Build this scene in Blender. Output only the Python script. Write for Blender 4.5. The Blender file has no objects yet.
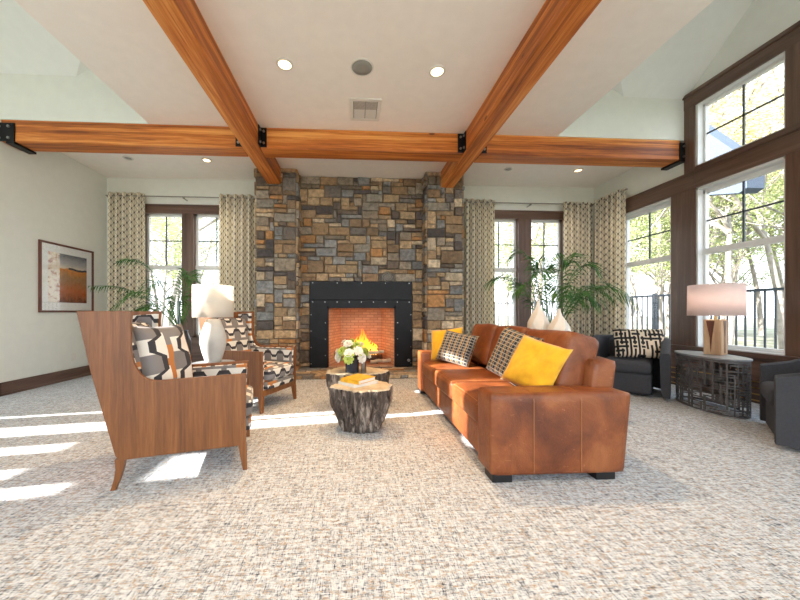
import bpy, bmesh, math, random
from math import sin, cos, pi, radians, sqrt
from mathutils import Vector, Matrix, noise
random.seed(7)
C = bpy.context.scene.collection
sc = bpy.context.scene

# ------------------------------------------------------------------ colour + node helpers
def srgb(r, g, b, a=1.0):
    def f(c):
        c /= 255.0
        return c / 12.92 if c <= 0.04045 else ((c + 0.055) / 1.055) ** 2.4
    return (f(r), f(g), f(b), a)

class S:
    """a float socket with operators"""
    def __init__(s, g, k): s.g, s.k = g, k
    def __add__(s, o): return s.g.m('ADD', s, o)
    def __radd__(s, o): return s.g.m('ADD', o, s)
    def __sub__(s, o): return s.g.m('SUBTRACT', s, o)
    def __rsub__(s, o): return s.g.m('SUBTRACT', o, s)
    def __mul__(s, o): return s.g.m('MULTIPLY', s, o)
    def __rmul__(s, o): return s.g.m('MULTIPLY', o, s)
    def __truediv__(s, o): return s.g.m('DIVIDE', s, o)
    def lt(s, o): return s.g.m('LESS_THAN', s, o)
    def gt(s, o): return s.g.m('GREATER_THAN', s, o)
    def fract(s): return s.g.m('FRACT', s)
    def floor(s): return s.g.m('FLOOR', s)
    def abs(s): return s.g.m('ABSOLUTE', s)
    def max(s, o): return s.g.m('MAXIMUM', s, o)
    def min(s, o): return s.g.m('MINIMUM', s, o)
    def clamp(s): return s.g.m('MINIMUM', s.g.m('MAXIMUM', s, 0.0), 1.0)

class G:
    def __init__(g, name, rough=0.6, metal=0.0):
        g.mat = bpy.data.materials.new(name); g.mat.use_nodes = True
        g.nt = g.mat.node_tree
        g.b = g.nt.nodes['Principled BSDF']; g.out = g.nt.nodes['Material Output']
        g.b.inputs['Roughness'].default_value = rough
        g.b.inputs['Metallic'].default_value = metal
    def n(g, t, **kw):
        x = g.nt.nodes.new(t)
        for k, v in kw.items(): setattr(x, k, v)
        return x
    def link(g, a, b):
        if isinstance(a, S): a = a.k
        g.nt.links.new(a, b)
    def put(g, v, sock):
        if isinstance(v, S): g.nt.links.new(v.k, sock)
        elif isinstance(v, bpy.types.NodeSocket): g.nt.links.new(v, sock)
        else: sock.default_value = v
    def m(g, op, a, b=None):
        x = g.n('ShaderNodeMath', operation=op)
        g.put(a, x.inputs[0])
        if b is not None: g.put(b, x.inputs[1])
        return S(g, x.outputs[0])
    def coord(g, kind='Object'):
        x = g.n('ShaderNodeTexCoord'); return x.outputs[kind]
    def xyz(g, kind='Object'):
        x = g.n('ShaderNodeSeparateXYZ'); g.link(g.coord(kind), x.inputs[0])
        return [S(g, x.outputs[i]) for i in range(3)]
    def vec(g, x, y, z):
        c = g.n('ShaderNodeCombineXYZ')
        for i, v in enumerate((x, y, z)): g.put(v, c.inputs[i])
        return c.outputs[0]
    def mapping(g, scale, kind='Object', rot=(0, 0, 0), loc=(0, 0, 0)):
        x = g.n('ShaderNodeMapping'); g.link(g.coord(kind), x.inputs[0])
        x.inputs['Scale'].default_value = scale; x.inputs['Rotation'].default_value = rot
        x.inputs['Location'].default_value = loc
        return x.outputs[0]
    def noise(g, scale, detail=3, vec=None, rough=0.55, dist=0.0):
        x = g.n('ShaderNodeTexNoise'); x.inputs['Scale'].default_value = scale
        x.inputs['Detail'].default_value = detail; x.inputs['Roughness'].default_value = rough
        x.inputs['Distortion'].default_value = dist
        if vec is None: vec = g.coord()
        g.link(vec, x.inputs['Vector']); return S(g, x.outputs['Fac'])
    def white(g, vec):
        x = g.n('ShaderNodeTexWhiteNoise', noise_dimensions='3D'); g.link(vec, x.inputs['Vector'])
        return S(g, x.outputs['Value'])
    def vor(g, scale, vec=None, feature='F1'):
        x = g.n('ShaderNodeTexVoronoi', feature=feature); x.inputs['Scale'].default_value = scale
        g.link(vec if vec is not None else g.coord(), x.inputs['Vector']); return x
    def ramp(g, fac, stops, const=False):
        x = g.n('ShaderNodeValToRGB'); r = x.color_ramp
        if const: r.interpolation = 'CONSTANT'
        r.elements[1].position = stops[-1][0]; r.elements[1].color = stops[-1][1]
        r.elements[0].position = stops[0][0]; r.elements[0].color = stops[0][1]
        for p, c in stops[1:-1]:
            e = r.elements.new(p); e.color = c
        g.put(fac, x.inputs[0]); return x.outputs[0]
    def mix(g, fac, a, b, mode='MIX'):
        x = g.n('ShaderNodeMix', data_type='RGBA', blend_type=mode)
        g.put(fac, x.inputs[0]); g.put(a, x.inputs[6]); g.put(b, x.inputs[7]); return x.outputs[2]
    def color(g, c): g.put(c, g.b.inputs['Base Color']); return g
    def rough(g, v): g.put(v, g.b.inputs['Roughness']); return g
    def bump(g, h, strength=0.3, dist=0.01):
        x = g.n('ShaderNodeBump'); x.inputs['Strength'].default_value = strength
        x.inputs['Distance'].default_value = dist
        g.put(h, x.inputs['Height']); g.link(x.outputs[0], g.b.inputs['Normal']); return g

M = {}
def plain(name, c, rough=0.6, metal=0.0, var=0.06, scale=8, bump=0.0, bscale=60):
    g = G(name, rough, metal)
    dk = tuple(x * (1 - var) for x in c[:3]) + (1,); lt = tuple(min(1, x * (1 + var)) for x in c[:3]) + (1,)
    g.color(g.ramp(g.noise(scale, 3), [(0.3, dk), (0.7, lt)]))
    if bump: g.bump(g.noise(bscale, 4), bump, 0.004)
    M[name] = g.mat; return g

plain('wall_paint', srgb(228, 229, 220), 0.75, var=0.02, bump=0.05, bscale=150)
plain('ceiling_paint', srgb(247, 240, 230), 0.8, var=0.02, bump=0.05, bscale=150)
plain('vault_paint', srgb(234, 235, 230), 0.8, var=0.02)
plain('white_vinyl', srgb(222, 222, 220), 0.4, var=0.02)
plain('white_plastic', srgb(226, 222, 212), 0.4, var=0.02)
plain('black_steel', srgb(26, 26, 28), 0.45, 0.6, var=0.25, scale=5, bump=0.04)
plain('black_iron', srgb(38, 38, 40), 0.45, 0.4, var=0.15)
plain('bolt_steel', srgb(170, 168, 165), 0.3, 1.0)
plain('charcoal_fabric', srgb(64, 65, 70), 0.92, var=0.12, scale=60, bump=0.25, bscale=400)
plain('lamp_ceramic', srgb(196, 195, 190), 0.55, var=0.05, scale=12, bump=0.5, bscale=50)
plain('grey_ceramic', srgb(84, 84, 88), 0.35, var=0.15, scale=8)
plain('white_ceramic', srgb(226, 218, 206), 0.5, var=0.04)
plain('dark_glass', srgb(50, 56, 66), 0.15, 0.0, var=0.1)
plain('brass', srgb(190, 150, 90), 0.3, 1.0)
plain('nickel', srgb(150, 145, 135), 0.35, 1.0)
plain('railing_paint', srgb(70, 76, 84), 0.5, 0.2)
plain('soil', srgb(60, 45, 35), 0.95, bump=0.5)
plain('bark', srgb(150, 142, 134), 0.9, var=0.3, scale=6, bump=0.6, bscale=30)
plain('roof_paint', srgb(78, 90, 108), 0.7, var=0.05)
plain('paper', srgb(232, 230, 224), 0.7, var=0.02)
plain('yellow_cover', srgb(226, 172, 40), 0.5, var=0.18, scale=20)
plain('mat_board', srgb(226, 226, 222), 0.7, var=0.01)
plain('deck', srgb(136, 132, 128), 0.8, var=0.1, scale=3)
plain('log_bark', srgb(70, 52, 42), 0.95, var=0.5, scale=14, bump=0.8, bscale=30)
plain('birch_log', srgb(196, 180, 158), 0.9, var=0.3, scale=14, bump=0.6, bscale=30)
plain('speaker_grille', srgb(150, 150, 142), 0.6, var=0.04, scale=200)
plain('vent_dark', srgb(60, 58, 55), 0.8)
plain('stone_table_top', srgb(150, 152, 155), 0.45, 0.5, var=0.12, scale=14)
plain('lattice_metal', srgb(100, 98, 98), 0.5, 0.5, var=0.2, scale=14)
plain('petal', srgb(240, 238, 228), 0.6, var=0.03)
plain('petal_green', srgb(186, 204, 96), 0.6, var=0.15, scale=30)
plain('boulder', srgb(150, 140, 128), 0.9, var=0.15, bump=0.4, bscale=12)

def wood(name, c1, c2, c3, axis=0, rough=0.45, freq=22, stretch=0.06, lam=None, knots=False, bump=0.06, kind='Object'):
    g = G(name, rough)
    sc_ = [1.0, 1.0, 1.0]; sc_[axis] = stretch
    v = g.mapping(tuple(sc_), kind)
    n1 = g.noise(freq, 6, v, 0.62, 0.6); n2 = g.noise(freq * 0.22, 3, v, 0.5, 0.3); n3 = g.noise(freq * 6, 3, v)
    f = (n1 * 0.5 + n2 * 0.38 + n3 * 0.12)
    if lam:   # laminations stacked along z, each with its own tone
        xyz = g.xyz(kind)
        lay = (xyz[2] * (1.0 / lam)).floor()
        lv = g.vec(lay * 3.17, (xyz[2] * 3.0).floor(), 0.5)
        f = f + (g.white(lv) - 0.5) * 0.12 - ((g.noise(70, 2, v) - 0.58) * 3).clamp() * 0.16
    col = g.ramp(f, [(0.36, c1), (0.5, c2), (0.63, c3)])
    if knots:
        kv = g.mapping(tuple(0.45 if i == axis else 1.0 for i in range(3)), kind)
        vo = g.vor(3.2, kv)
        k = ((0.075 - S(g, vo.outputs['Distance'])) * 40.0).clamp()
        col = g.mix(k * 0.75, col, srgb(70, 30, 12))
    g.color(col); g.bump(f, bump, 0.01); M[name] = g.mat; return g

BA, BB, BC = srgb(124, 60, 20), srgb(200, 114, 42), srgb(236, 168, 88)
wood('fir_along_x', BA, BB, BC, 0, 0.5, 26, 0.035, lam=0.05, knots=True)
wood('fir_along_y', BA, BB, BC, 1, 0.5, 26, 0.035, lam=0.05, knots=True)
TA, TB, TC = srgb(74, 54, 44), srgb(98, 74, 62), srgb(120, 94, 80)
wood('trim_wood_x', TA, TB, TC, 0, 0.32, 18, 0.06)
wood('trim_wood_y', TA, TB, TC, 1, 0.32, 18, 0.06)
wood('trim_wood_z', TA, TB, TC, 2, 0.28, 18, 0.06)
wood('chair_wood', srgb(98, 58, 28), srgb(124, 76, 39), srgb(142, 92, 50), 2, 0.38, 60, 0.05, bump=0.03)
wood('frame_wood', srgb(70, 34, 24), srgb(98, 50, 34), srgb(120, 66, 46), 2, 0.35, 20)
wood('cut_wood', srgb(176, 152, 120), srgb(206, 186, 156), srgb(226, 212, 188), 2, 0.55, 14, 1.0)
wood('lamp_wood', srgb(166, 128, 96), srgb(196, 160, 124), srgb(214, 184, 150), 2, 0.5, 16, 0.15)

def make_mats():
    # carpet: short woven dashes, warp and weft, in cream, gold, grey and blue-grey
    g = G('carpet', 0.97)
    wv = g.noise(5, 2)
    def dashes(sx, sy, seed):
        x, y, z = g.xyz()
        a = x * sx + wv * 0.7 + seed; b = y * sy + wv * 0.7
        return a, b
    v1 = g.mapping((38, 190, 1)); v2 = g.mapping((170, 34, 1), loc=(3.3, 1.7, 0))
    n1 = g.noise(1.0, 2, v1, 0.5); n2 = g.noise(1.0, 2, v2, 0.5)
    big = g.noise(1.3, 3)
    patch = g.noise(9, 3)
    f = n1.max(n2)
    n3 = g.noise(1.0, 2, g.mapping((7, 60, 1), loc=(5, 5, 0)), 0.5); n4 = g.noise(1.0, 2, g.mapping((60, 7, 1), loc=(2, 8, 0)), 0.5)
    g1 = n1 * 0.33 + n2 * 0.33 + n3 * 0.17 + n4 * 0.17
    base = g.ramp(g1, [(0.37, srgb(54, 58, 68)), (0.44, srgb(142, 148, 158)), (0.485, srgb(200, 206, 212)), (0.56, srgb(226, 230, 233))])
    hue = g.noise(1.0, 2, g.mapping((22, 60, 1), loc=(9, 2, 0)))
    gold = ((hue - 0.50) * 12).clamp() * ((f - 0.50) * 9).clamp()
    col = g.mix(gold * 0.75, base, srgb(160, 122, 74))
    hue2 = g.noise(1.0, 2, g.mapping((50, 26, 1), loc=(1, 7, 0)))
    blue = ((hue2 - 0.55) * 10).clamp() * ((f - 0.55) * 10).clamp()
    col = g.mix(blue * 0.7, col, srgb(92, 96, 104))
    col = g.mix(((patch - 0.5) * 2.0).clamp() * 0.12, col, srgb(176, 164, 146), 'MIX')
    g.color(col); g.bump(g1, 0.5, 0.01); M['carpet'] = g.mat

    # stone: per-stone colour in an attribute, mottled
    g = G('stone', 0.85)
    at = g.n('ShaderNodeAttribute', attribute_name='Col')
    n1 = g.noise(16, 6, rough=0.65); n2 = g.noise(5, 3)
    c = g.mix(0.75, at.outputs['Color'], g.ramp(n1, [(0.32, (0.35, 0.34, 0.35, 1)), (0.5, (0.95, 0.94, 0.92, 1)), (0.68, (1.6, 1.54, 1.44, 1))]), 'MULTIPLY')
    c = g.mix((((n2 - 0.52) * 5).clamp()) * 0.3, c, srgb(150, 112, 72))
    g.color(c); g.bump(n1 * 0.7 + g.noise(60, 4) * 0.3, 0.9, 0.03); M['stone'] = g.mat
    plain('mortar', srgb(112, 100, 86), 0.95, var=0.15, scale=20, bump=0.5, bscale=80)

    # fire brick
    g = G('fire_brick', 0.9)
    br = g.n('ShaderNodeTexBrick')
    x, y, z = g.xyz()
    g.link(g.vec(x + y, z, 0.0), br.inputs['Vector'])
    br.inputs['Color1'].default_value = srgb(198, 158, 128); br.inputs['Color2'].default_value = srgb(176, 134, 106)
    br.inputs['Mortar'].default_value = srgb(150, 112, 86); br.inputs['Scale'].default_value = 1.0
    br.inputs['Brick Width'].default_value = 0.16; br.inputs['Row Height'].default_value = 0.055
    br.inputs['Mortar Size'].default_value = 0.006
    g.color(br.outputs['Color']); g.bump(S(g, br.outputs['Fac']) * -1.0, 0.4, 0.005); M['fire_brick'] = g.mat

    # leather
    g = G('leather', 0.42)
    n = g.noise(3.5, 5, rough=0.6, dist=0.5); fine = g.noise(160, 3); vo = g.vor(90)
    col = g.ramp(n, [(0.3, srgb(92, 44, 20)), (0.5, srgb(128, 68, 32)), (0.7, srgb(154, 92, 50))])
    scr = ((g.noise(7, 6, g.mapping((1, 1, 3)), 0.7, 2.0) - 0.62) * 12).clamp()
    col = g.mix(scr * 0.35, col, srgb(206, 146, 104))
    g.color(col); g.rough(g.noise(6, 3) * 0.25 + 0.3)
    g.bump(S(g, vo.outputs['Distance']) * 0.4 + fine * 0.3 + g.noise(9, 3) * 1.5, 0.25, 0.012); M['leather'] = g.mat
    plain('leather_stitch', srgb(166, 108, 66), 0.6)

    # yellow velvet
    g = G('yellow_velvet', 0.8)
    g.color(g.ramp(g.noise(12, 3), [(0.3, srgb(222, 160, 10)), (0.7, srgb(242, 186, 26))]))
    g.b.inputs['Sheen Weight'].default_value = 0.3
    g.bump(g.noise(7, 3), 0.3, 0.02); M['yellow_velvet'] = g.mat

    # plaid
    g = G('plaid', 0.9)
    u, v, _ = g.xyz('UV')
    def line(a, per, w, off=0.0): return (((a * (1 / per) + off).fract()) - 0.5).abs().lt(w)
    col = g.mix(line(u, 0.034, 0.30), srgb(84, 84, 84), srgb(40, 40, 44))
    col = g.mix(line(v, 0.034, 0.22), col, srgb(66, 66, 68))
    col = g.mix(line(u, 0.068, 0.07, 0.3), col, srgb(196, 148, 80))
    col = g.mix(line(v, 0.034, 0.09, 0.0), col, srgb(176, 172, 160))
    col = g.mix(line(u, 0.034, 0.07, 0.5), col, srgb(150, 148, 142))
    g.color(col); M['plaid'] = g.mat

    # curtain: cream cloth, triangular lattice of thin brown lines with a dot on every crossing
    g = G('curtain_cloth', 0.85)
    u, v, _ = g.xyz('UV')
    P_ = 0.11
    a = u * (1 / P_); b = v * (1 / P_)
    k = 0.57735
    l1 = a
    l2 = a * 0.5 + b * 0.5 / k * 0.5
    l3 = a * 0.5 - b * 0.5 / k * 0.5
    def near(q): return ((q + 0.5).fract() - 0.5).abs()
    d1, d2, d3 = near(l1 * 2.0), near(l2 * 2.0), near(l3 * 2.0)
    lines = d1.lt(0.075).max(d2.lt(0.055)).max(d3.lt(0.055))
    dots = (d2 + d3).lt(0.22) * d1.lt(0.20)
    col = g.mix(lines * 0.5, srgb(252, 244, 224), srgb(84, 70, 60))
    col = g.mix(dots * 0.95, col, srgb(44, 34, 32))
    g.color(col)
    tr = g.n('ShaderNodeBsdfTranslucent'); g.link(col, tr.inputs[0])
    mx = g.n('ShaderNodeMixShader'); mx.inputs[0].default_value = 0.4
    g.link(g.b.outputs[0], mx.inputs[1]); g.link(tr.outputs[0], mx.inputs[2]); g.link(mx.outputs[0], g.out.inputs[0])
    M['curtain_cloth'] = g.mat

    # chair fabric: charcoal trapezoid waves between white, grey and amber bands
    def chairfab(name, rot=False, per=0.19, amp=0.30):
        g = G(name, 0.85)
        u, v, _ = g.xyz('UV')
        if rot: u, v = v, u
        t = ((u * (1 / per)).fract() - 0.5).abs() * 2.0
        w = ((t - 0.3) * 3.2).clamp()
        q = v * (1 / (per * 0.86))
        yy = (q).fract()
        par = ((q.floor() * 0.5).fract()).gt(0.2)
        c = 0.30 + w * amp
        dist = (yy - c)
        blk = dist.abs().lt(0.105)
        white = dist.gt(0.0) * yy.lt(0.80) * t.lt(0.78)
        cell = g.white(g.vec((u * (1 / per) + 0.5).floor(), q.floor(), 1.0))
        base = g.mix(cell.gt(0.6), srgb(128, 124, 122), srgb(186, 120, 66))
        low = g.mix(t.gt(0.45), srgb(226, 222, 214), srgb(128, 124, 124))
        col = g.mix(dist.lt(0.0), base, low)
        col = g.mix(white, col, srgb(228, 225, 218))
        col = g.mix(blk, col, srgb(54, 53, 58))
        g.color(col); g.bump(g.noise(300, 2), 0.15, 0.003); M[name] = g.mat
    chairfab('chair_fabric'); chairfab('pillow_fabric', True, 0.24, 0.34)

    # black glyph pattern pillow
    g = G('glyph_fabric', 0.85)
    u, v, _ = g.xyz('UV')
    a = u * 22.0; b = v * 17.0
    ca_ = a.floor(); cb = b.floor(); fa = a.fract(); fb = b.fract()
    r = g.white(g.vec(ca_, cb, 3.0)); r2 = g.white(g.vec(ca_, cb, 9.0))
    vert = (fa - 0.5).abs().lt(0.26) * r.gt(0.25)
    hor = (fb - 0.5).abs().lt(0.26) * r2.gt(0.45)
    col = g.mix(vert.max(hor), srgb(222, 204, 180), srgb(24, 22, 24))
    g.color(col); M['glyph_fabric'] = g.mat

    # stump bark
    g = G('stump_bark', 0.9)
    v = g.mapping((1, 1, 0.28)); n = g.noise(17, 6, v, 0.7, 0.8)
    g.color(g.ramp(n, [(0.34, srgb(40, 34, 32)), (0.5, srgb(98, 86, 78)), (0.64, srgb(184, 172, 160))]))
    g.bump(n, 1.0, 0.04); M['stump_bark'] = g.mat

    # leaves
    for nm, c1, c2 in (('palm_leaf', srgb(36, 78, 34), srgb(92, 140, 66)), ('tree_leaf_green', srgb(134, 150, 92), srgb(178, 186, 130)),
                       ('tree_leaf_gold', srgb(180, 164, 104), srgb(204, 192, 144)), ('shrub_leaf', srgb(96, 126, 70), srgb(150, 176, 110))):
        g = G(nm, 0.5)
        col = g.ramp(g.noise(6, 3), [(0.35, c1), (0.65, c2)])
        g.color(col)
        tr = g.n('ShaderNodeBsdfTranslucent'); g.link(col, tr.inputs[0])
        mx = g.n('ShaderNodeMixShader'); mx.inputs[0].default_value = 0.35
        g.link(g.b.outputs[0], mx.inputs[1]); g.link(tr.outputs[0], mx.inputs[2]); g.link(mx.outputs[0], g.out.inputs[0])
        M[nm] = g.mat

    # lamp shades
    for nm, c, e in (('linen_shade', srgb(236, 232, 224), 0.15), ('pink_shade', srgb(240, 226, 222), 0.3)):
        g = G(nm, 0.9)
        col = g.ramp(g.noise(1.0, 2, g.mapping((20, 20, 400))), [(0.3, tuple(x * 0.93 for x in c[:3]) + (1,)), (0.7, c)])
        g.color(col)
        tr = g.n('ShaderNodeBsdfTranslucent'); g.link(col, tr.inputs[0])
        mx = g.n('ShaderNodeMixShader'); mx.inputs[0].default_value = 0.45
        g.link(g.b.outputs[0], mx.inputs[1]); g.link(tr.outputs[0], mx.inputs[2]); g.link(mx.outputs[0], g.out.inputs[0])
        M[nm] = g.mat

    # glass pane: thin, clear, a little reflection
    g = G('pane_glass', 0.0)
    t = g.n('ShaderNodeBsdfTransparent'); gl = g.n('ShaderNodeBsdfGlossy'); gl.inputs['Roughness'].default_value = 0.02
    fr = g.n('ShaderNodeLayerWeight'); fr.inputs['Blend'].default_value = 0.25; fc = S(g, fr.outputs['Facing']); fc = fc * fc * fc * 0.35 + 0.03
    mx = g.n('ShaderNodeMixShader'); g.link(fc, mx.inputs[0]); g.link(t.outputs[0], mx.inputs[1]); g.link(gl.outputs[0], mx.inputs[2])
    g.link(mx.outputs[0], g.out.inputs[0]); M['pane_glass'] = g.mat

    def emis(name, c, s):
        g = G(name); e = g.n('ShaderNodeEmission'); e.inputs[0].default_value = c; e.inputs[1].default_value = s
        g.link(e.outputs[0], g.out.inputs[0]); M[name] = g.mat
    emis('bulb_glow', (1.0, 0.72, 0.38, 1), 4.5)
    emis('bulb_amber', (1.0, 0.6, 0.25, 1), 4.0)
    g = G('flame'); e = g.n('ShaderNodeEmission')
    x, y, z = g.xyz()
    g.link(g.ramp(((z - 0.27) * 2.6 + g.noise(9, 3) * 0.3 - 0.15), [(0.0, (1, .40, .05, 1)), (0.5, (1, .20, .012, 1)), (1.0, (.8, .1, .01, 1))]), e.inputs[0])
    e.inputs[1].default_value = 3.4; g.link(e.outputs[0], g.out.inputs[0]); M['flame'] = g.mat

    # framed landscape: grey sky, thin dark hill line, rust field with vertical streaks, pale bark strip on the left
    g = G('landscape_print', 0.25)
    u, v, _ = g.xyz('UV')
    n = g.noise(1.0, 4, g.mapping((26, 4, 1), 'UV'), 0.6); n2 = g.noise(6, 4, g.mapping((1, 1.6, 1), 'UV'))
    field = g.ramp(v + (n - 0.5) * 0.5, [(0.0, srgb(92, 44, 24)), (0.25, srgb(178, 92, 40)), (0.5, srgb(150, 110, 70)), (0.72, srgb(216, 130, 48))])
    sky = g.ramp(v + (n2 - 0.5) * 0.12, [(0.70, srgb(214, 196, 176)), (0.82, srgb(160, 158, 158)), (1.0, srgb(92, 96, 104))])
    hill = 0.70 + (g.noise(2.0, 2, g.mapping((1.5, 0, 0), 'UV')) - 0.5) * 0.12
    col = g.mix(v.gt(hill), field, sky)
    col = g.mix(((v - hill).abs()).lt(0.022) * u.gt(0.5), col, srgb(44, 48, 56))
    strip = g.mix(((n2 - 0.5) * 8).clamp(), srgb(222, 206, 182), srgb(168, 108, 60))
    col = g.mix((u + (n2 - 0.5) * 0.05).lt(0.27) * v.lt(1.1), col, strip)
    g.color(col); M['landscape_print'] = g.mat

    # outdoor ground
    g = G('lawn', 0.95)
    g.color(g.ramp(g.noise(1.2, 5), [(0.35, srgb(112, 120, 90)), (0.5, srgb(140, 136, 114)), (0.65, srgb(158, 154, 142))])); M['lawn'] = g.mat
make_mats()

# ------------------------------------------------------------------ mesh helpers
def obj(name, bm, mat, parent=None, smooth=False, bevel=0, loc=None, rotz=None, uv=False, autosmooth=False):
    if uv: boxuv(bm)
    me = bpy.data.meshes.new(name)
    bmesh.ops.recalc_face_normals(bm, faces=bm.faces[:])
    bm.to_mesh(me); bm.free()
    for m_ in (mat if isinstance(mat, (list, tuple)) else [mat]):
        me.materials.append(M[m_] if isinstance(m_, str) else m_)
    if smooth:
        for p in me.polygons: p.use_smooth = True
    o = bpy.data.objects.new(name, me); C.objects.link(o)
    if parent is not None: o.parent = parent
    if loc is not None: o.location = loc
    if rotz is not None: o.rotation_euler[2] = rotz
    if bevel:
        b = o.modifiers.new('b', 'BEVEL'); b.width = bevel; b.segments = 2; b.limit_method = 'ANGLE'; b.angle_limit = radians(35)
    if autosmooth:
        for p in me.polygons: p.use_smooth = True
        me.set_sharp_from_angle(angle=radians(40))
    return o

def boxuv(bm):
    uvl = bm.loops.layers.uv.verify(); bm.normal_update()
    for f in bm.faces:
        n = f.normal; a = [abs(c) for c in n]; i = a.index(max(a))
        for l in f.loops:
            p = l.vert.co
            l[uvl].uv = (p.y, p.z) if i == 0 else ((p.x, p.z) if i == 1 else (p.y, p.x))

def NB(): return bmesh.new()
def box(bm, x0, x1, y0, y1, z0, z1, mi=0):
    v = [bm.verts.new((x, y, z)) for z in (z0, z1) for y in (y0, y1) for x in (x0, x1)]
    fs = []
    for q in ((0, 2, 3, 1), (4, 5, 7, 6), (0, 1, 5, 4), (2, 6, 7, 3), (0, 4, 6, 2), (1, 3, 7, 5)):
        f = bm.faces.new([v[i] for i in q]); f.material_index = mi; fs.append(f)
    return v
def boxes(*bs):
    bm = NB()
    for b in bs: box(bm, *b)
    return bm
def poly(bm, pts):
    return bm.faces.new([bm.verts.new(p) for p in pts])
def prism(bm, pts, off):
    """closed polygon of 3-D points extruded by the vector off"""
    a = [bm.verts.new(p) for p in pts]; b = [bm.verts.new(Vector(p) + Vector(off)) for p in pts]
    bm.faces.new(a); bm.faces.new(b[::-1]); n = len(a)
    for i in range(n): bm.faces.new((a[i], b[i], b[(i + 1) % n], a[(i + 1) % n]))
def frame_of(d):
    d = Vector(d).normalized(); u = Vector((0, 0, 1)) if abs(d.z) < 0.9 else Vector((1, 0, 0))
    s = d.cross(u).normalized(); return s, s.cross(d).normalized()
def tube(bm, pts, rad, seg=8, cap=True):
    pts = [Vector(p) for p in pts]; rings = []
    if not isinstance(rad, (list, tuple)): rad = [rad] * len(pts)
    s0 = None
    for i, p in enumerate(pts):
        d = (pts[min(i + 1, len(pts) - 1)] - pts[max(i - 1, 0)])
        if d.length < 1e-9: d = Vector((0, 0, 1))
        s, t = frame_of(d)
        if s0 is not None:
            dn = d.normalized(); s = (s0 - dn * s0.dot(dn)).normalized(); t = s.cross(dn).normalized()
        s0 = s
        rings.append([bm.verts.new(p + (s * cos(2 * pi * k / seg) + t * sin(2 * pi * k / seg)) * rad[i]) for k in range(seg)])
    for a, b in zip(rings, rings[1:]):
        for k in range(seg): bm.faces.new((a[k], a[(k + 1) % seg], b[(k + 1) % seg], b[k]))
    if cap: bm.faces.new(rings[0][::-1]); bm.faces.new(rings[-1])
def lathe(bm, prof, seg=32, c=(0, 0), sx=1, sy=1, cap=True):
    rings = [[bm.verts.new((c[0] + r * cos(2 * pi * k / seg) * sx, c[1] + r * sin(2 * pi * k / seg) * sy, z)) for k in range(seg)] for r, z in prof]
    for a, b in zip(rings, rings[1:]):
        for k in range(seg): bm.faces.new((a[k], a[(k + 1) % seg], b[(k + 1) % seg], b[k]))
    if cap:
        bm.faces.new(rings[0][::-1]); bm.faces.new(rings[-1])
def softbox(bm, x0, x1, y0, y1, z0, z1, r=0.05, n=10, bulge=(0, 0, 0)):
    """rounded box, optionally crowned on each axis"""
    t = bmesh.new(); bmesh.ops.create_cube(t, size=2.0)
    bmesh.ops.subdivide_edges(t, edges=t.edges[:], cuts=n, use_grid_fill=True)
    h = Vector(((x1 - x0) / 2, (y1 - y0) / 2, (z1 - z0) / 2)); c = Vector(((x0 + x1) / 2, (y0 + y1) / 2, (z0 + z1) / 2))
    r = min(r, min(h) * 0.98); mp = {}
    for v in t.verts:
        q = v.co
        # spread grid so more verts fall in the rounded corners
        e = Vector([math.copysign(abs(a) ** 0.75, a) for a in q])
        p = Vector((e.x * h.x, e.y * h.y, e.z * h.z))
        inner = Vector([max(-h[i] + r, min(h[i] - r, p[i])) for i in range(3)])
        d = p - inner
        p = inner + d.normalized() * r if d.length > 1e-9 else p
        for i in range(3):
            if bulge[i]:
                j, k = [a for a in range(3) if a != i]
                w = (1 - (p[j] / h[j]) ** 2) * (1 - (p[k] / h[k]) ** 2)
                p[i] += math.copysign(bulge[i] * w, p[i]) * min(1, abs(p[i]) / h[i])
        mp[v] = bm.verts.new(p + c)
    for f in t.faces: bm.faces.new([mp[v] for v in f.verts])
    t.free()
def cushion(bm, w, h, t, n=16, pinch=0.06, wr=0.012, seed=0):
    """throw pillow in the local YZ plane, thickness along x, resting on z=0"""
    uvl = bm.loops.layers.uv.verify()
    def pt(i, j, s):
        u = -1 + 2 * i / n; v = -1 + 2 * j / n
        e = max(0, (1 - u ** 4)) ** 0.55 * max(0, (1 - v ** 4)) ** 0.55
        k = 1 - pinch * (1 - abs(u) ** 2) * (abs(v) ** 3); k2 = 1 - pinch * (1 - abs(v) ** 2) * (abs(u) ** 3)
        y = u * w / 2 * k2; z = v * h / 2 * k
        d = t / 2 * e + wr * noise.noise(Vector((u * 1.7, v * 1.7, seed + s))) * e * 2
        return Vector((s * d, y, z + h / 2))
    for s in (-1, 1):
        g = [[bm.verts.new(pt(i, j, s)) for j in range(n + 1)] for i in range(n + 1)]
        for i in range(n):
            for j in range(n):
                q = [g[i][j], g[i + 1][j], g[i + 1][j + 1], g[i][j + 1]]
                f = bm.faces.new(q if s > 0 else q[::-1])
                for l in f.loops: l[uvl].uv = (l.vert.co.y, l.vert.co.z)
    bmesh.ops.remove_doubles(bm, verts=bm.verts[:], dist=0.0005)

def empty(name, loc=(0, 0, 0), rotz=0.0):
    o = bpy.data.objects.new(name, None); C.objects.link(o); o.location = loc; o.rotation_euler = (0, 0, rotz); o.empty_display_size = 0.1; return o
def tag(o, label, cat, group=None):
    o['label'] = label; o['category'] = cat
    if group: o['group'] = group
    return o
def struct(o): o['kind'] = 'structure'; return o
def copy_tree(o, parent=None):
    c = o.copy(); C.objects.link(c)
    if parent is not None: c.parent = parent
    for ch in list(o.children): copy_tree(ch, c)
    return c

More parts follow.
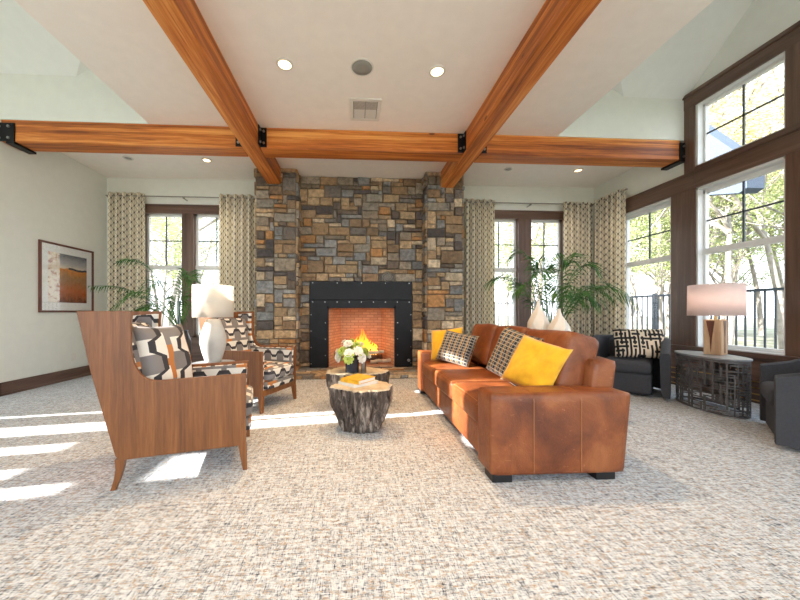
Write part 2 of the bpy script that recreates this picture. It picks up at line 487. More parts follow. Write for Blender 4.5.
# ------------------------------------------------------------------ room constants (metres)
XL, XR, YB, ZC, YC = -4.63, 4.85, 6.05, 3.62, 4.30
CL, CR = -2.75, 2.90            # edges of the flat central ceiling
XW, YR, ZE = -6.80, -4.0, 4.22  # far left wing wall, rear end of the room, eaves of the vault
S1, S2, YG = 0.70, 0.87, 1.5
ZG = ZE + S2 * (YC - YG)

struct(obj('floor', boxes((XW - .3, XR + .3, YR, YB + .3, -0.2, 0.0)), 'carpet'))

def wall_grid(axis, pos, t, u0, u1, z0, z1, holes):
    """wall in the plane axis=pos (thickness t outwards), with rectangular holes (u0,u1,z0,z1)"""
    bm = NB(); us = sorted({u0, u1, *[h[0] for h in holes], *[h[1] for h in holes]}); zs = sorted({z0, z1, *[h[2] for h in holes], *[h[3] for h in holes]})
    us = [u for u in us if u0 <= u <= u1]; zs = [z for z in zs if z0 <= z <= z1]
    for a, b in zip(us, us[1:]):
        run = None
        for c, d in zip(zs, zs[1:]):
            mu, mz = (a + b) / 2, (c + d) / 2
            if any(h[0] < mu < h[1] and h[2] < mz < h[3] for h in holes):
                if run: _wb(bm, axis, pos, t, a, b, *run); run = None
            else: run = (run[0], d) if run else (c, d)
        if run: _wb(bm, axis, pos, t, a, b, *run)
    return bm
def _wb(bm, axis, pos, t, a, b, c, d):
    lo, hi = min(pos, pos + t), max(pos, pos + t)
    if axis == 'x': box(bm, lo, hi, a, b, c, d)
    else: box(bm, a, b, lo, hi, c, d)

# openings
BWL = (-4.02, -2.22, 0.58, 3.02)     # back wall, left window opening
BWR = (2.50, 4.26, 0.58, 3.02)
RW2 = (4.48, 5.42, 0.60, 2.86)       # right wall, far window (partly behind curtain), Y range
RW1 = (3.22, 4.16, 0.60, 2.86)
RW0 = (1.90, 2.95, 0.60, 2.86)       # right wall windows outside the frame, they light the floor
RWm = (0.40, 1.70, 0.60, 2.86)
RU1 = (3.22, 4.16, 3.16, 4.06)
RU0 = (1.90, 2.95, 3.16, 4.06)
RUm = (0.40, 1.70, 3.16, 4.06)
struct(obj('wall_back', wall_grid('y', YB, .18, XL - .15, XR + .18, 0, ZC, [BWL, BWR, (-1.70, 1.93, 0, ZC)]), 'wall_paint'))
struct(obj('wall_right', wall_grid('x', XR, .18, YR, YB, 0, ZE, [RW2, RW1, RW0, RWm, RU1, RU0, RUm]), 'wall_paint'))
bm = boxes((XL - .15, XL, YC, YB, 0, ZC)); box(bm, XW, XL - .15, YC, YC + .15, 0, ZC)
struct(obj('wall_left', bm, 'wall_paint'))
# gable infill above the right wall, up to the vault ridge
bm = NB(); prism(bm, [(XR, YC, ZE), (XR, YG, ZG), (XR, YG - (YC - YG), ZE)], (.18, 0, 0))
struct(obj('wall_right_gable', bm, 'vault_paint'))
# wall over the cross beam
bm = NB()
prism(bm, [(CR, YC, ZC), (XR, YC, ZC), (XR, YC, ZE), (3.9, YC, ZE), (CR, YC, ZE + S1 * (3.9 - CR))], (0, .12, 0))
XA = -3.68
prism(bm, [(CL, YC, ZC), (XW, YC, ZC), (XW, YC, ZE), (XA, YC, ZE), (CL, YC, ZE + S1 * (CL - XA))], (0, .12, 0))
struct(obj('wall_over_beam', bm, 'wall_paint'))
# flat ceilings
struct(obj('ceiling', boxes((CL, CR, YR, YC + .12, ZC, ZC + .06), (XL - .15, XR + .18, YC + .12, YB + .18, ZC, ZC + .06)), 'ceiling_paint'))
# vaulted bays
def vault(name, x1, xc, xo):
    bm = NB(); yv = YC - S1 * abs(x1 - xc) / S2; zv = ZE + S1 * abs(x1 - xc)
    up = (0, 0, .06)
    prism(bm, [(x1, YC, ZE), (xo, YC, ZE), (xo, YG, ZG), (xc, YG, ZG), (xc, yv, zv)], up)
    prism(bm, [(x1, YC, ZE), (xc, yv, zv), (xc, YC, zv)], up)
    prism(bm, [(xo, YG, ZG), (xo, YG - (YC - YG), ZE), (xc, YG - (YC - YG), ZE), (xc, YG, ZG)], up)
    ye = YG - (YC - YG)
    prism(bm, [(xo, ye, ZE), (xo, YR, ZE), (xc, YR, ZE), (xc, ye, ZE)], up)
    # side of the dropped centre
    s = .05 if xc > 0 else -.05
    prism(bm, [(xc, YR, ZC + .061), (xc, YC, ZC + .061), (xc, YC, zv), (xc, yv, zv), (xc, YG, ZG), (xc, ye, ZE), (xc, YR, ZE)], (-s, 0, 0))
    return struct(obj(name, bm, 'vault_paint'))
vault('ceiling_vault_right', 3.9, CR, XR + .18); vault('ceiling_vault_left', XA, CL, XW)
# left wing wall (outside the frame) with the tall windows the sun comes through
LH = []
for a, b, t in ((1.15, 1.30, 2.12), (1.42, 1.58, 1.92), (1.83, 2.04, 1.92), (2.26, 2.57, 2.0), (2.87, 2.94, 2.0)): LH.append((a, b, .5, t))
for a, b in ((1.19, 1.60), (2.02, 2.42), (2.8, 3.1)): LH.append((a, b, 2.27, 3.98))
struct(obj('wall_left_wing', wall_grid('x', XW, -.08, YR, YC + .15, 0, ZE, LH), 'wall_paint'))
bm = NB(); prism(bm, [(XW, YC, ZE), (XW, YG, ZG), (XW, YG - (YC - YG), ZE)], (-.08, 0, 0))
struct(obj('wall_left_gable', bm, 'vault_paint'))

# baseboards
struct(obj('baseboard_left', boxes((XL, XL + .018, YC - .018, YB, 0, .15), (XL, XL + .028, YC - .028, YB, 0, .035), (XW, XL + .018, YC - .018, YC, 0, .15),
                                   (XW, XL + .028, YC - .028, YC, 0, .035), (XL, XL + .024, YC - .024, YB, .15, .175), (XW, XL + .024, YC - .024, YC, .15, .175)), 'trim_wood_y', bevel=.004))
struct(obj('baseboard_back', boxes((XL + .03, -1.74, YB - .02, YB, 0, .17), (1.97, XR - .03, YB - .02, YB, 0, .17)), 'trim_wood_x', bevel=.004))

# ------------------------------------------------------------------ windows
wn = [0]
def window_unit(axis, pos, u0, u1, z0, z1, mid=None, cols=2, rowsup=2, inward=-1, depth=.10, fr=.045):
    """double-hung unit at plane axis=pos; u along the wall; the white frame is recessed into the wall"""
    wn[0] += 1
    root = struct(empty('window_%d' % wn[0]))
    d0, d1 = pos + depth - .03, pos + depth + .03
    def B(bm, a, b, c, d, e0=d0, e1=d1):
        if axis == 'x': box(bm, e0, e1, a, b, c, d)
        else: box(bm, a, b, e0, e1, c, d)
    bm = NB()
    B(bm, u0, u0 + fr, z0, z1); B(bm, u1 - fr, u1, z0, z1); B(bm, u0, u1, z0, z0 + fr); B(bm, u0, u1, z1 - fr * 1.2, z1)
    if mid: B(bm, u0, u1, mid - .04, mid + .04, d0 - .01, d1)
    obj('window_frame', bm, 'white_vinyl', root, bevel=.005)
    bm = NB(); lo = mid + .04 if mid else z0 + fr
    hi = z1 - fr
    for i in range(1, cols):
        u = u0 + (u1 - u0) * i / cols; B(bm, u - .009, u + .009, lo, hi, d0 + .02, d1 - .02)
    for i in range(1, rowsup):
        z = lo + (hi - lo) * i / rowsup; B(bm, u0 + fr, u1 - fr, z - .009, z + .009, d0 + .02, d1 - .02)
    obj('muntin', bm, 'railing_paint', root)
    bm = NB(); e = pos + depth + .02; a, b, c, d = u0 + fr * .5, u1 - fr * .5, z0 + fr * .5, z1 - fr * .5
    poly(bm, [(e, a, c), (e, b, c), (e, b, d), (e, a, d)] if axis == 'x' else [(a, e, c), (b, e, c), (b, e, d), (a, e, d)])
    obj('pane', bm, 'pane_glass', root)
    return root
# back wall: two sashes each side of a brown mullion
for (x0, x1, m0, m1) in ((BWL[0], BWL[1], -3.26, -3.05), (BWR[0], BWR[1], 3.27, 3.53)):
    window_unit('y', YB, x0 + .06, m0, .62, 2.98, 1.95)
    window_unit('y', YB, m1, x1 - .06, .62, 2.98, 1.95)
for y0, y1, *_ in (RW2, RW1, RW0, RWm):
    window_unit('x', XR, y0 + .02, y1 - .01, .62, 2.82, 1.95)
for y0, y1, *_ in (RU1, RU0, RUm):
    window_unit('x', XR, y0 + .02, y1 - .01, 3.17, 4.05, None)
for a, b, c, d in LH:
    if b - a > .2: window_unit('x', XW - .1, a, b, c, d, None, 1, 1, depth=.06, fr=.02)

# white jamb liners inside the right wall openings
for a, b, c, d in (RW2, RW1, RW0, RWm, RU1, RU0, RUm):
    e0, e1 = XR - .012, XR + .12
    tn_ = struct(obj('window_jamb', boxes((e0, e1, b - .03, b - .001, c, d), (e0, e1, a + .001, a + .03, c, d), (e0, e1, a, b, d - .03, d - .001), (e0, e1, a, b, c + .001, c + .02)), 'white_vinyl'))
# trim around the windows
tn = [0]
def trim(bm, mat, bevel=.004):
    tn[0] += 1; return struct(obj('trim_%d' % tn[0], bm, mat, bevel=bevel))
for (x0, x1, m0, m1) in ((BWL[0], BWL[1], -3.26, -3.05), (BWR[0], BWR[1], 3.27, 3.53)):
    trim(boxes((x0 - .1, x1 + .1, YB - .03, YB + .02, 2.96, 3.10), (x0 - .12, x1 + .12, YB - .045, YB, 3.10, 3.125)), 'trim_wood_x')
    trim(boxes((x0 - .1, x1 + .1, YB - .05, YB + .12, .54, .62), (x0 - .1, x1 + .1, YB - .02, YB, .17, .54)), 'trim_wood_x')
    trim(boxes((m0, m1, YB - .025, YB + .13, .6, 2.98), (x0 - .1, x0 + .06, YB - .025, YB + .13, .6, 2.98), (x1 - .06, x1 + .1, YB - .025, YB + .13, .6, 2.98)), 'trim_wood_z')
# right wall: head casing, middle rail, posts, sill and panelling
trim(boxes((XR - .035, XR + .13, .3, 4.30, 4.04, 4.22), (XR - .055, XR, .3, 4.33, 4.20, 4.25)), 'trim_wood_y')
trim(boxes((XR - .035, XR + .12, .3, 4.16, 2.86, 3.16), (XR - .035, XR - .0, 4.16, 5.60, 2.86, 3.10), (XR - .05, XR, .3, 5.60, 3.08, 3.11)), 'trim_wood_y')
for a, b in ((4.16, 4.30), (2.93, 3.23), (1.68, 1.92)):
    trim(boxes((XR - .03, XR + .13, a, b, 3.1, 4.06)), 'trim_wood_z')
for a, b in ((4.15, 4.49), (2.93, 3.23), (1.68, 1.92), (5.41, 5.60)):
    trim(boxes((XR - .03, XR + .13, a, b, .6, 2.9)), 'trim_wood_z')
trim(boxes((XR - .07, XR + .13, .3, 5.6, .56, .61), (XR - .045, XR, .3, 5.6, .53, .56)), 'trim_wood_y')
trim(boxes((XR - .02, XR, .3, YB - .02, 0, .54)), 'trim_wood_y')
bm = boxes(*[(XR - .035, XR - .018, .3, YB - .03, z, z + .012) for z in (.03, .105, .18, .255)])
struct(obj('baseboard_right', bm, 'brass'))

# ------------------------------------------------------------------ beams and steel brackets
def beam(name, x0, x1, y0, y1, z0, z1, mat, label):
    bm = NB(); box(bm, x0, x1, y0, y1, z0, z1)
    o = obj(name, bm, mat, bevel=.008); return tag(o, label, 'beam', None)
def bracket(x, y, side, label, w=.09):
    """black steel angle bolted on the cross beam face and the long beam side"""
    r = empty('steel_bracket', (x, y, 3.345))
    bm = NB(); box(bm, 0 if side > 0 else -w, w if side > 0 else 0, -.016, 0, 0, .26); box(bm, 0 if side > 0 else -.012, .012 if side > 0 else 0, -w, 0, 0, .26)
    obj('plate', bm, 'black_steel', r, bevel=.002)
    for z in (.05, .21):
        b = NB(); cx = side * w * .6
        tube(b, [(cx, -.03, z), (cx, -.016, z)], .016, 8); obj('bolt', b, 'bolt_steel', r)
        b = NB(); tube(b, [(side * .012, -w * .6, z), (side * .028, -w * .6, z)], .016, 8); obj('bolt', b, 'bolt_steel', r)
    return tag(r, label, 'bracket', 'steel brackets on the beams')
beam('ceiling_beam', -1.52, -1.29, YR, 5.495, 3.33, ZC - .001, 'fir_along_y', 'long timber beam left of the air vent, ending on the left stone pillar')
beam('ceiling_beam', 1.54, 1.77, YR, 5.495, 3.33, ZC - .001, 'fir_along_y', 'long timber beam right of the air vent, ending on the right stone pillar')
beam('cross_beam', -4.62, -1.525, YC, YC + .25, 3.33, ZC - .002, 'fir_along_x', 'cross beam section from the left wall to the left long beam')
beam('cross_beam', -1.285, 1.535, YC, YC + .25, 3.33, ZC - .002, 'fir_along_x', 'cross beam section in the middle, above the fireplace, below the air vent')
beam('cross_beam', 1.775, 4.76, YC, YC + .25, 3.33, ZC - .002, 'fir_along_x', 'cross beam section from the right long beam to the tall window post')
bracket(-1.288, YC, 1, 'black bracket on the right side of the left long beam')
bracket(1.538, YC, -1, 'black bracket on the left side of the right long beam')
bracket(-1.522, YC, -1, 'black bracket half hidden left of the left long beam')
bracket(1.772, YC, 1, 'black bracket half hidden right of the right long beam')
for sx, x, lab in ((1, -4.70, 'black steel bracket with knee bar at the left wall end of the cross beam'), (-1, 4.845, 'black steel bracket with knee bar beside the tall window post')):
    r = empty('wall_bracket', (x, YC, 3.3))
    w = .26 if sx > 0 else .10
    bm = NB(); box(bm, min(0, sx * w), max(0, sx * w), -.016, -.001, .03, .27); obj('plate', bm, 'black_steel', r, bevel=.002)
    a, b = sorted((sx * (w - .1), sx * w)); bm = NB(); box(bm, a, b, -.016, .27, .0, .028); obj('knee_bar', bm, 'black_steel', r)
    for z in (.07, .22):
        for q in ((.3, .75) if sx > 0 else (.5,)):
            b = NB(); tube(b, [(sx * w * q, -.032, z), (sx * w * q, -.016, z)], .016, 8); obj('bolt', b, 'bolt_steel', r)
    tag(r, lab, 'bracket', 'steel brackets on the beams')

# ------------------------------------------------------------------ ceiling fittings
def downlight(x, y, r_, label, mat, watts, col=(1, .84, .66)):
    e = empty('ceiling_light', (x, y, ZC))
    bm = NB(); lathe(bm, [(r_, -.001), (r_ + .02, -.001), (r_ + .02, -.008), (r_, -.014), (r_, -.001)], 32, cap=False); obj('trim_ring', bm, 'white_plastic', e, smooth=True)
    bm = NB(); lathe(bm, [(r_, -.002), (r_, -.004), (r_ * .6, -.012)], 24); obj('lamp_lens', bm, mat, e, smooth=True)
    if watts:
        l = bpy.data.lights.new('downlight_lamp', 'SPOT'); l.energy = watts; l.color = col; l.spot_size = radians(110); l.spot_blend = 1.0; l.shadow_soft_size = .06
        o = bpy.data.objects.new('downlight_lamp', l); C.objects.link(o); o.location = (x, y, ZC - .05)
    tag(e, label, 'ceiling light', 'recessed ceiling lights')
downlight(-.71, 3.19, .064, 'bright recessed light left of the round ceiling speaker', 'bulb_glow', 120, (1, .64, .32))
downlight(.86, 3.20, .064, 'bright recessed light right of the round ceiling speaker', 'bulb_glow', 120, (1, .64, .32))
downlight(-3.70, 5.27, .055, 'small unlit recessed light farthest left, below the left cross beam', 'bolt_steel', 0)
downlight(-2.45, 5.27, .055, 'small recessed light just left of the left stone pillar', 'bulb_glow', 25)
downlight(2.70, 5.32, .055, 'small unlit recessed light just right of the right stone pillar', 'bolt_steel', 0)
downlight(3.96, 5.30, .055, 'small amber recessed light nearest the right wall', 'bulb_amber', 25)
for x in (-.71, .86):   # unseen fittings added behind the camera to fill the room with light
    for y in (.4, -2.0):
        downlight(x, y, .075, 'unseen recessed light added behind the viewpoint for fill', 'bulb_glow', 45)
r = empty('ceiling_speaker', (.075, 3.19, ZC))
bm = NB(); lathe(bm, [(.118, 0), (.118, -.008), (.104, -.012), (.104, 0)], 40, cap=False); obj('rim', bm, 'white_plastic', r, smooth=True)
bm = NB(); lathe(bm, [(.104, -.001), (.104, -.008), (.05, -.013), (.001, -.014)], 40); obj('grille', bm, 'speaker_grille', r, smooth=True)
tag(r, 'round grey ceiling speaker between the two bright recessed lights', 'speaker')
r = empty('air_vent', (.13, 3.86, ZC))
bm = boxes((-.19, .19, -.21, -.165, -.014, 0), (-.19, .19, .165, .21, -.014, 0), (-.19, -.145, -.165, .165, -.014, 0), (.145, .19, -.165, .165, -.014, 0)); obj('frame', bm, 'white_plastic', r, bevel=.004)
obj('backing', boxes((-.145, .145, -.165, .165, -.003, -.001)), 'vent_dark', r)
bm = NB()
for i in range(9):
    y = .15 - i * .019; box(bm, -.14, -.003, y - .006, y + .006, -.011, -.004); box(bm, .003, .14, y - .006, y + .006, -.011, -.004)
for i in range(13):
    x = -.134 + i * .0107 ; box(bm, x - .003, x + .003, -.16, -.012, -.011, -.004); box(bm, x + .141 - .003, x + .141 + .003, -.16, -.012, -.011, -.004)
obj('louvre', bm, 'white_plastic', r)
tag(r, 'square white air vent in the ceiling above the middle beam', 'vent')

# ------------------------------------------------------------------ stonework
PAL = [srgb(*c) for c in ((186, 164, 134), (166, 144, 116), (140, 120, 98), (150, 147, 140), (132, 138, 144), (112, 102, 94), (178, 136, 92), (204, 190, 168), (156, 132, 104), (142, 134, 122), (124, 120, 118), (176, 154, 126), (88, 84, 86), (146, 150, 154), (158, 150, 138))]
def stone_skin(bm, U, V, fmap, seed, unit=.078, tint=0):
    """random ashlar stones over a U x V rectangle; fmap(u,v,depth) -> point"""
    rnd = random.Random(seed); nu = max(2, round(U / unit)); nv = round(V / unit); used = [[0] * nv for _ in range(nu)]
    du, dv = U / nu, V / nv; cl = bm.loops.layers.float_color.verify() if False else (bm.loops.layers.float_color.get('Col') or bm.loops.layers.float_color.new('Col'))
    for j in range(nv):
        for i in range(nu):
            if used[i][j]: continue
            w, h = rnd.choice(((2, 1), (3, 1), (4, 1), (3, 2), (3, 2), (4, 2), (5, 2), (2, 2), (1, 1), (4, 2), (5, 1), (4, 3), (3, 1), (2, 1)))
            while i + w > nu or any(used[i + a][j] for a in range(w)): w -= 1
            while j + h > nv or any(used[i + a][j + b] for a in range(w) for b in range(h)): h -= 1
            if i + w == nu - 1 and not used[nu - 1][j] and all(not used[nu - 1][j + b] for b in range(h)): w += 1
            for a in range(w):
                for b in range(h): used[i + a][j + b] = 1
            m = .005; jt = lambda k: rnd.uniform(-k, k)
            u0, u1, v0, v1 = i * du + m, (i + w) * du - m, j * dv + m, (j + h) * dv - m
            d = rnd.uniform(.018, .05); k = .010
            nn = 3 if min(w, h) > 1 else 2
            base = [(u0, v0), (u1, v0), (u1, v1), (u0, v1)]
            base = [(a + jt(.008), b + jt(.008)) for a, b in base]
            B = [bm.verts.new(fmap(a, b, 0)) for a, b in base]
            cu, cv = (u0 + u1) / 2, (v0 + v1) / 2
            def inn(a, b, q): return (a + math.copysign(min(q, abs(cu - a)), cu - a), b + math.copysign(min(q, abs(cv - b)), cv - b))
            L1 = [bm.verts.new(fmap(*inn(a, b, .003), d * .7)) for a, b in base]
            L2 = [bm.verts.new(fmap(*inn(a, b, k), d + jt(.005))) for a, b in base]
            c = rnd.choice(PAL); f_ = rnd.uniform(.72, 1.1)
            c = (c[0] * f_ * 1.04, c[1] * f_ * .98, c[2] * f_ * .9, 1)
            fs = []
            for X, Y in ((B, L1), (L1, L2)):
                for q in range(4): fs.append(bm.faces.new((X[q], X[(q + 1) % 4], Y[(q + 1) % 4], Y[q])))
            fs.append(bm.faces.new(L2))
            for f in fs:
                for l in f.loops: l[cl] = c
r = empty('stone_fireplace', (0, 5.5, 0))
def part_at(o): o.location = (0, -5.5, 0); return o
PY, RY = 5.52, 5.82     # pillar core face, recess face (stones stand 2-5 cm proud)
PL, PR = (-1.715, -1.03), (1.30, 1.945)
for (a, b), sd in ((PL, 3), (PR, 11)):
    bm = NB()
    stone_skin(bm, b - a, ZC, lambda u, v, d, a=a: (a + u, PY - d, v), sd)
    stone_skin(bm, YB - PY - .01, ZC, lambda u, v, d, a=a: (a - d, PY + u, v), sd + 1)
    stone_skin(bm, YB - PY - .01, ZC, lambda u, v, d, b=b: (b + d, PY + u, v), sd + 2)
    p = part_at(obj('pillar', bm, 'stone', r)); bm = boxes((a, b, PY, YB + .17, 0, ZC - .002)); o = obj('mortar', bm, 'mortar', p)
# recess wall round the steel surround
SX0, SX1, SZ0, SZ1 = -.83, 1.075, .085, 1.665
bm = NB()
stone_skin(bm, PR[0] - PL[1], ZC - SZ1, lambda u, v, d: (PL[1] + u, RY - d, SZ1 + v), 21)
stone_skin(bm, SX0 - PL[1], SZ1 - SZ0, lambda u, v, d: (PL[1] + u, RY - d, SZ0 + v), 22)
stone_skin(bm, PR[0] - SX1, SZ1 - SZ0, lambda u, v, d: (SX1 + u, RY - d, SZ0 + v), 23)
p = part_at(obj('chimney_breast', bm, 'stone', r))
OX0, OX1, OZ0, OZ1 = -.50, .757, .085, 1.19
bm = boxes((PL[1], OX0 - .03, RY, YB + .17, 0, ZC - .002), (OX1 + .03, PR[0], RY, YB + .17, 0, ZC - .002), (OX0 - .03, OX1 + .03, RY, YB + .17, OZ1 + .12, ZC - .002), (OX0 - .2, OX1 + .2, 6.46, 6.5, 0, 1.6), (OX0 - .2, OX1 + .2, RY, 6.5, 1.32, 1.36), (OX0 - .2, OX0 - .17, RY, 6.5, 0, 1.6), (OX1 + .17, OX1 + .2, RY, 6.5, 0, 1.6)); obj('mortar', bm, 'mortar', p)
# hearth
bm = NB(); stone_skin(bm, 3.72, .06, lambda u, v, d: (-1.76 + u, 5.10 - d * .5, v), 31, unit=.06)
stone_skin(bm, 3.72, .40, lambda u, v, d: (-1.76 + u, 5.09 + v, .06 + d * .3), 32, unit=.1)
stone_skin(bm, PR[0] - PL[1], .34, lambda u, v, d: (PL[1] + u, 5.48 + v, .06 + d * .3), 33, unit=.1)
p = part_at(obj('hearth', bm, 'stone', r)); obj('mortar', boxes((-1.76, 1.96, 5.10, 5.50, 0, .06), (-1.02, 1.29, 5.50, RY, 0, .06)), 'mortar', p)
# steel surround with bolts
ys = RY - .075
bm = boxes((SX0, OX0, ys, RY, SZ0 - .01, 1.32), (OX1, SX1, ys, RY, SZ0 - .01, 1.32), (SX0, SX1, ys - .004, RY, 1.325, SZ1), (OX0, OX1, ys - .002, RY, OZ1, 1.322))
su = part_at(obj('steel_surround', bm, 'black_steel', r, bevel=.003))
pts = [(SX0 + .06 + i * (SX1 - SX0 - .12) / 4, SZ1 - .03) for i in range(5)] + [(SX0 + .06 + i * (SX1 - SX0 - .12) / 8, 1.285) for i in range(9)]
pts += [(x, z) for x in (SX0 + .03, SX1 - .03) for z in (.15, .45, .75, 1.05)] + [(x, z) for x in (OX0 - .04, OX1 + .04) for z in (.3, .6, .9)]
for x, z in pts:
    bm = NB(); tube(bm, [(x, ys - .012, z), (x, ys, z)], .009, 8); obj('bolt', bm, 'bolt_steel', su)
bm = NB(); tube(bm, [(SX1 - .07, ys - .02, .2), (SX1 - .07, ys, .2)], .028, 16); part_at(obj('key_valve', bm, 'bolt_steel', r, bevel=.004))
# firebox: floor, back, splayed sides, top
bm = NB(); yb_ = 6.42
poly(bm, [(OX0, RY - .04, OZ0), (OX1, RY - .04, OZ0), (OX1 - .2, yb_, OZ0), (OX0 + .2, yb_, OZ0)])
poly(bm, [(OX0 + .2, yb_, OZ0), (OX1 - .2, yb_, OZ0), (OX1 - .2, yb_, OZ1 + .1), (OX0 + .2, yb_, OZ1 + .1)])
poly(bm, [(OX0, RY - .04, OZ0), (OX0 + .2, yb_, OZ0), (OX0 + .2, yb_, OZ1 + .1), (OX0, RY - .04, OZ1 + .1)])
poly(bm, [(OX1, RY - .04, OZ0), (OX1 - .2, yb_, OZ0), (OX1 - .2, yb_, OZ1 + .1), (OX1, RY - .04, OZ1 + .1)])
poly(bm, [(OX0, RY, OZ1 + .1), (OX1, RY, OZ1 + .1), (OX1 - .2, yb_, OZ1 + .1), (OX0 + .2, yb_, OZ1 + .1)])
o = part_at(obj('firebox', bm, 'fire_brick', r)); sm = o.modifiers.new('s', 'SOLIDIFY'); sm.thickness = .03; sm.offset = 0
bm = boxes((OX0 - .01, OX0 + .022, ys - .012, ys + .01, OZ0, OZ1 + .02), (OX1 - .022, OX1 + .01, ys - .012, ys + .01, OZ0, OZ1 + .02), (OX0 - .01, OX1 + .01, ys - .012, ys + .01, OZ1 - .02, OZ1 + .02))
part_at(obj('firebox_trim', bm, 'black_steel', r))
# screen pane in front of the fire
tag(r, 'floor to ceiling fieldstone fireplace with black bolted steel surround', 'fireplace')
# grate, logs, fire
g_ = empty('fire_grate', (.13, 6.1, .10))
bm = NB()
for i in range(7): tube(bm, [(-.3 + i * .1, -.15, .07), (-.3 + i * .1, .12, .07)], .009, 6)
tube(bm, [(-.34, -.13, .06), (.34, -.13, .06)], .01, 6); tube(bm, [(-.34, .1, .06), (.34, .1, .06)], .01, 6)
for x in (-.3, .3):
    for y in (-.13, .1): tube(bm, [(x, y, 0), (x, y, .07)], .01, 6)
obj('bars', bm, 'black_iron', g_); tag(g_, 'black iron grate standing in the firebox under the logs', 'grate')
def log(p0, p1, r0, mat, label, sd):
    bm = NB(); n = 8; P0, P1 = Vector(p0), Vector(p1); rr = random.Random(sd)
    pts = [P0.lerp(P1, i / n) + Vector((0, 0, .008 * sin(i * 1.3 + sd))) for i in range(n + 1)]
    tube(bm, pts, [r0 * rr.uniform(.88, 1.1) for _ in pts], 12)
    return tag(obj('fire_log', bm, mat, smooth=False), label, 'log', 'logs in the fireplace')
log((-.22, 6.0, .215), (.42, 6.02, .225), .05, 'log_bark', 'dark charred log lying across the front of the grate', 1)
log((-.1, 6.17, .215), (.55, 6.15, .21), .055, 'log_bark', 'dark log lying across the back of the grate', 2)
log((.0, 5.98, .315), (.45, 6.16, .36), .045, 'log_bark', 'dark log leaning on top of the pile', 3)
log((.30, 5.93, .15), (.72, 5.97, .17), .035, 'birch_log', 'pale birch log low at the right of the fire', 4)
log((.12, 5.90, .32), (.56, 5.93, .335), .03, 'birch_log', 'pale birch stick resting across the middle of the fire', 5)
log((-.38, 6.05, .30), (-.12, 6.05, .32), .028, 'birch_log', 'short pale stick left of the flames', 6)
bm = NB(); rr = random.Random(5)
for i in range(13):
    x = -.02 + i * .036; h = .2 + .27 * math.exp(-((x - .16) / .14) ** 2) * rr.uniform(.7, 1.2); y = 6.09 + rr.uniform(-.05, .05)
    pts = [(x + .022 * sin(k * 1.9 + i), y, .27 + h * k / 6) for k in range(7)]
    tube(bm, pts, [.012, .034, .038, .03, .021, .011, .001], 8)
bm2 = bm
o = obj('fire_flame', bm2, 'flame', smooth=True, loc=(0, 0, 0)); tag(o, 'orange flames rising from the logs in the firebox', 'fire'); o['kind'] = 'stuff'
fl = bpy.data.lights.new('fire_glow', 'POINT'); fl.energy = 4.5; fl.color = (1, .58, .28); fl.shadow_soft_size = .12
fo = bpy.data.objects.new('fire_glow', fl); C.objects.link(fo); fo.location = (.15, 5.98, .6)
# iron ornament on the chimney breast
r = empty('wall_ornament', (.60, RY - .06, 1.76))
bm = NB()
for k in range(5):
    a0 = k * 2 * pi / 5
    pts = [(( .035 + .07 * t) * cos(a0 + t * 2.6), -.012 * sin(t * 3), (.035 + .07 * t) * sin(a0 + t * 2.6)) for t in [i / 10 for i in range(11)]]
    tube(bm, pts, [.013 * (1 - .5 * i / 10) for i in range(11)], 6)
lt = [(.03 * cos(a), 0, .03 * sin(a)) for a in [i * pi / 6 for i in range(13)]]
tube(bm, lt, .012, 6, cap=False); tube(bm, [(0, .03, 0), (0, -.02, 0)], .02, 8)
obj('scrolls', bm, 'nickel', r, smooth=True); tag(r, 'small swirling metal ornament on the stone above the steel surround', 'ornament')

# ------------------------------------------------------------------ curtains and rods
def curtain(p0, p1, zt, name_label, folds, amp=.06, seed=0):
    bm = NB(); P0, P1 = Vector(p0), Vector(p1); d = P1 - P0; L = d.length; d.normalize(); nrm = Vector((d.y, -d.x, 0)); nz = 16; nx = folds * 14
    uvl = bm.loops.layers.uv.verify(); rr = random.Random(seed); ph = [rr.uniform(-.5, .5) for _ in range(folds + 2)]
    cols = []; u = 0; prev = None
    for i in range(nx + 1):
        t = i / nx; f = t * folds
        base = sin(f * 2 * pi); w = math.copysign(abs(base) ** .8, base)
        k = int(f); ww = (ph[k] * (1 - (f - k)) + ph[k + 1] * (f - k))
        col = []
        for j in range(nz + 1):
            z = zt * j / nz; q = 1 - j / nz
            a = amp * (.8 + .35 * q)
            off = a * w * (1 + .25 * ww) + .012 * q * sin(f * 2.1 + seed)
            s = (t + .006 * q * sin(f * 3.1 + seed)) * L
            p = P0 + d * s + nrm * off; col.append(Vector((p.x, p.y, z + .012)))
        if prev is not None: u += (col[nz // 2] - prev[nz // 2]).length
        cols.append((u, [bm.verts.new(c) for c in col])); prev = col
    for (ua, A), (ub, B) in zip(cols, cols[1:]):
        for j in range(nz):
            f = bm.faces.new((A[j], B[j], B[j + 1], A[j + 1]))
            for l, (uu, jj) in zip(f.loops, ((ua, j), (ub, j), (ub, j + 1), (ua, j + 1))): l[uvl].uv = (uu, zt * jj / nz)
    o = obj('curtain', bm, 'curtain_cloth', smooth=True)
    sm = o.modifiers.new('s', 'SOLIDIFY'); sm.thickness = .003
    return tag(o, name_label, 'curtain', 'patterned curtains')
yc = YB - .13
curtain((-4.50, yc, 0), (-3.87, yc, 0), 3.28, 'patterned curtain panel by the left wall corner, behind the potted palm', 5, seed=1)
curtain((-2.52, yc, 0), (-1.87, yc, 0), 3.28, 'yellowish patterned curtain panel between left window and stone pillar', 5, seed=2)
curtain((2.14, yc, 0), (2.73, yc, 0), 3.28, 'greyish patterned curtain panel touching the right stone pillar', 5, seed=3)
curtain((4.12, yc, 0), (4.72, yc, 0), 3.26, 'patterned curtain panel on the back wall at the right corner', 5, seed=4)
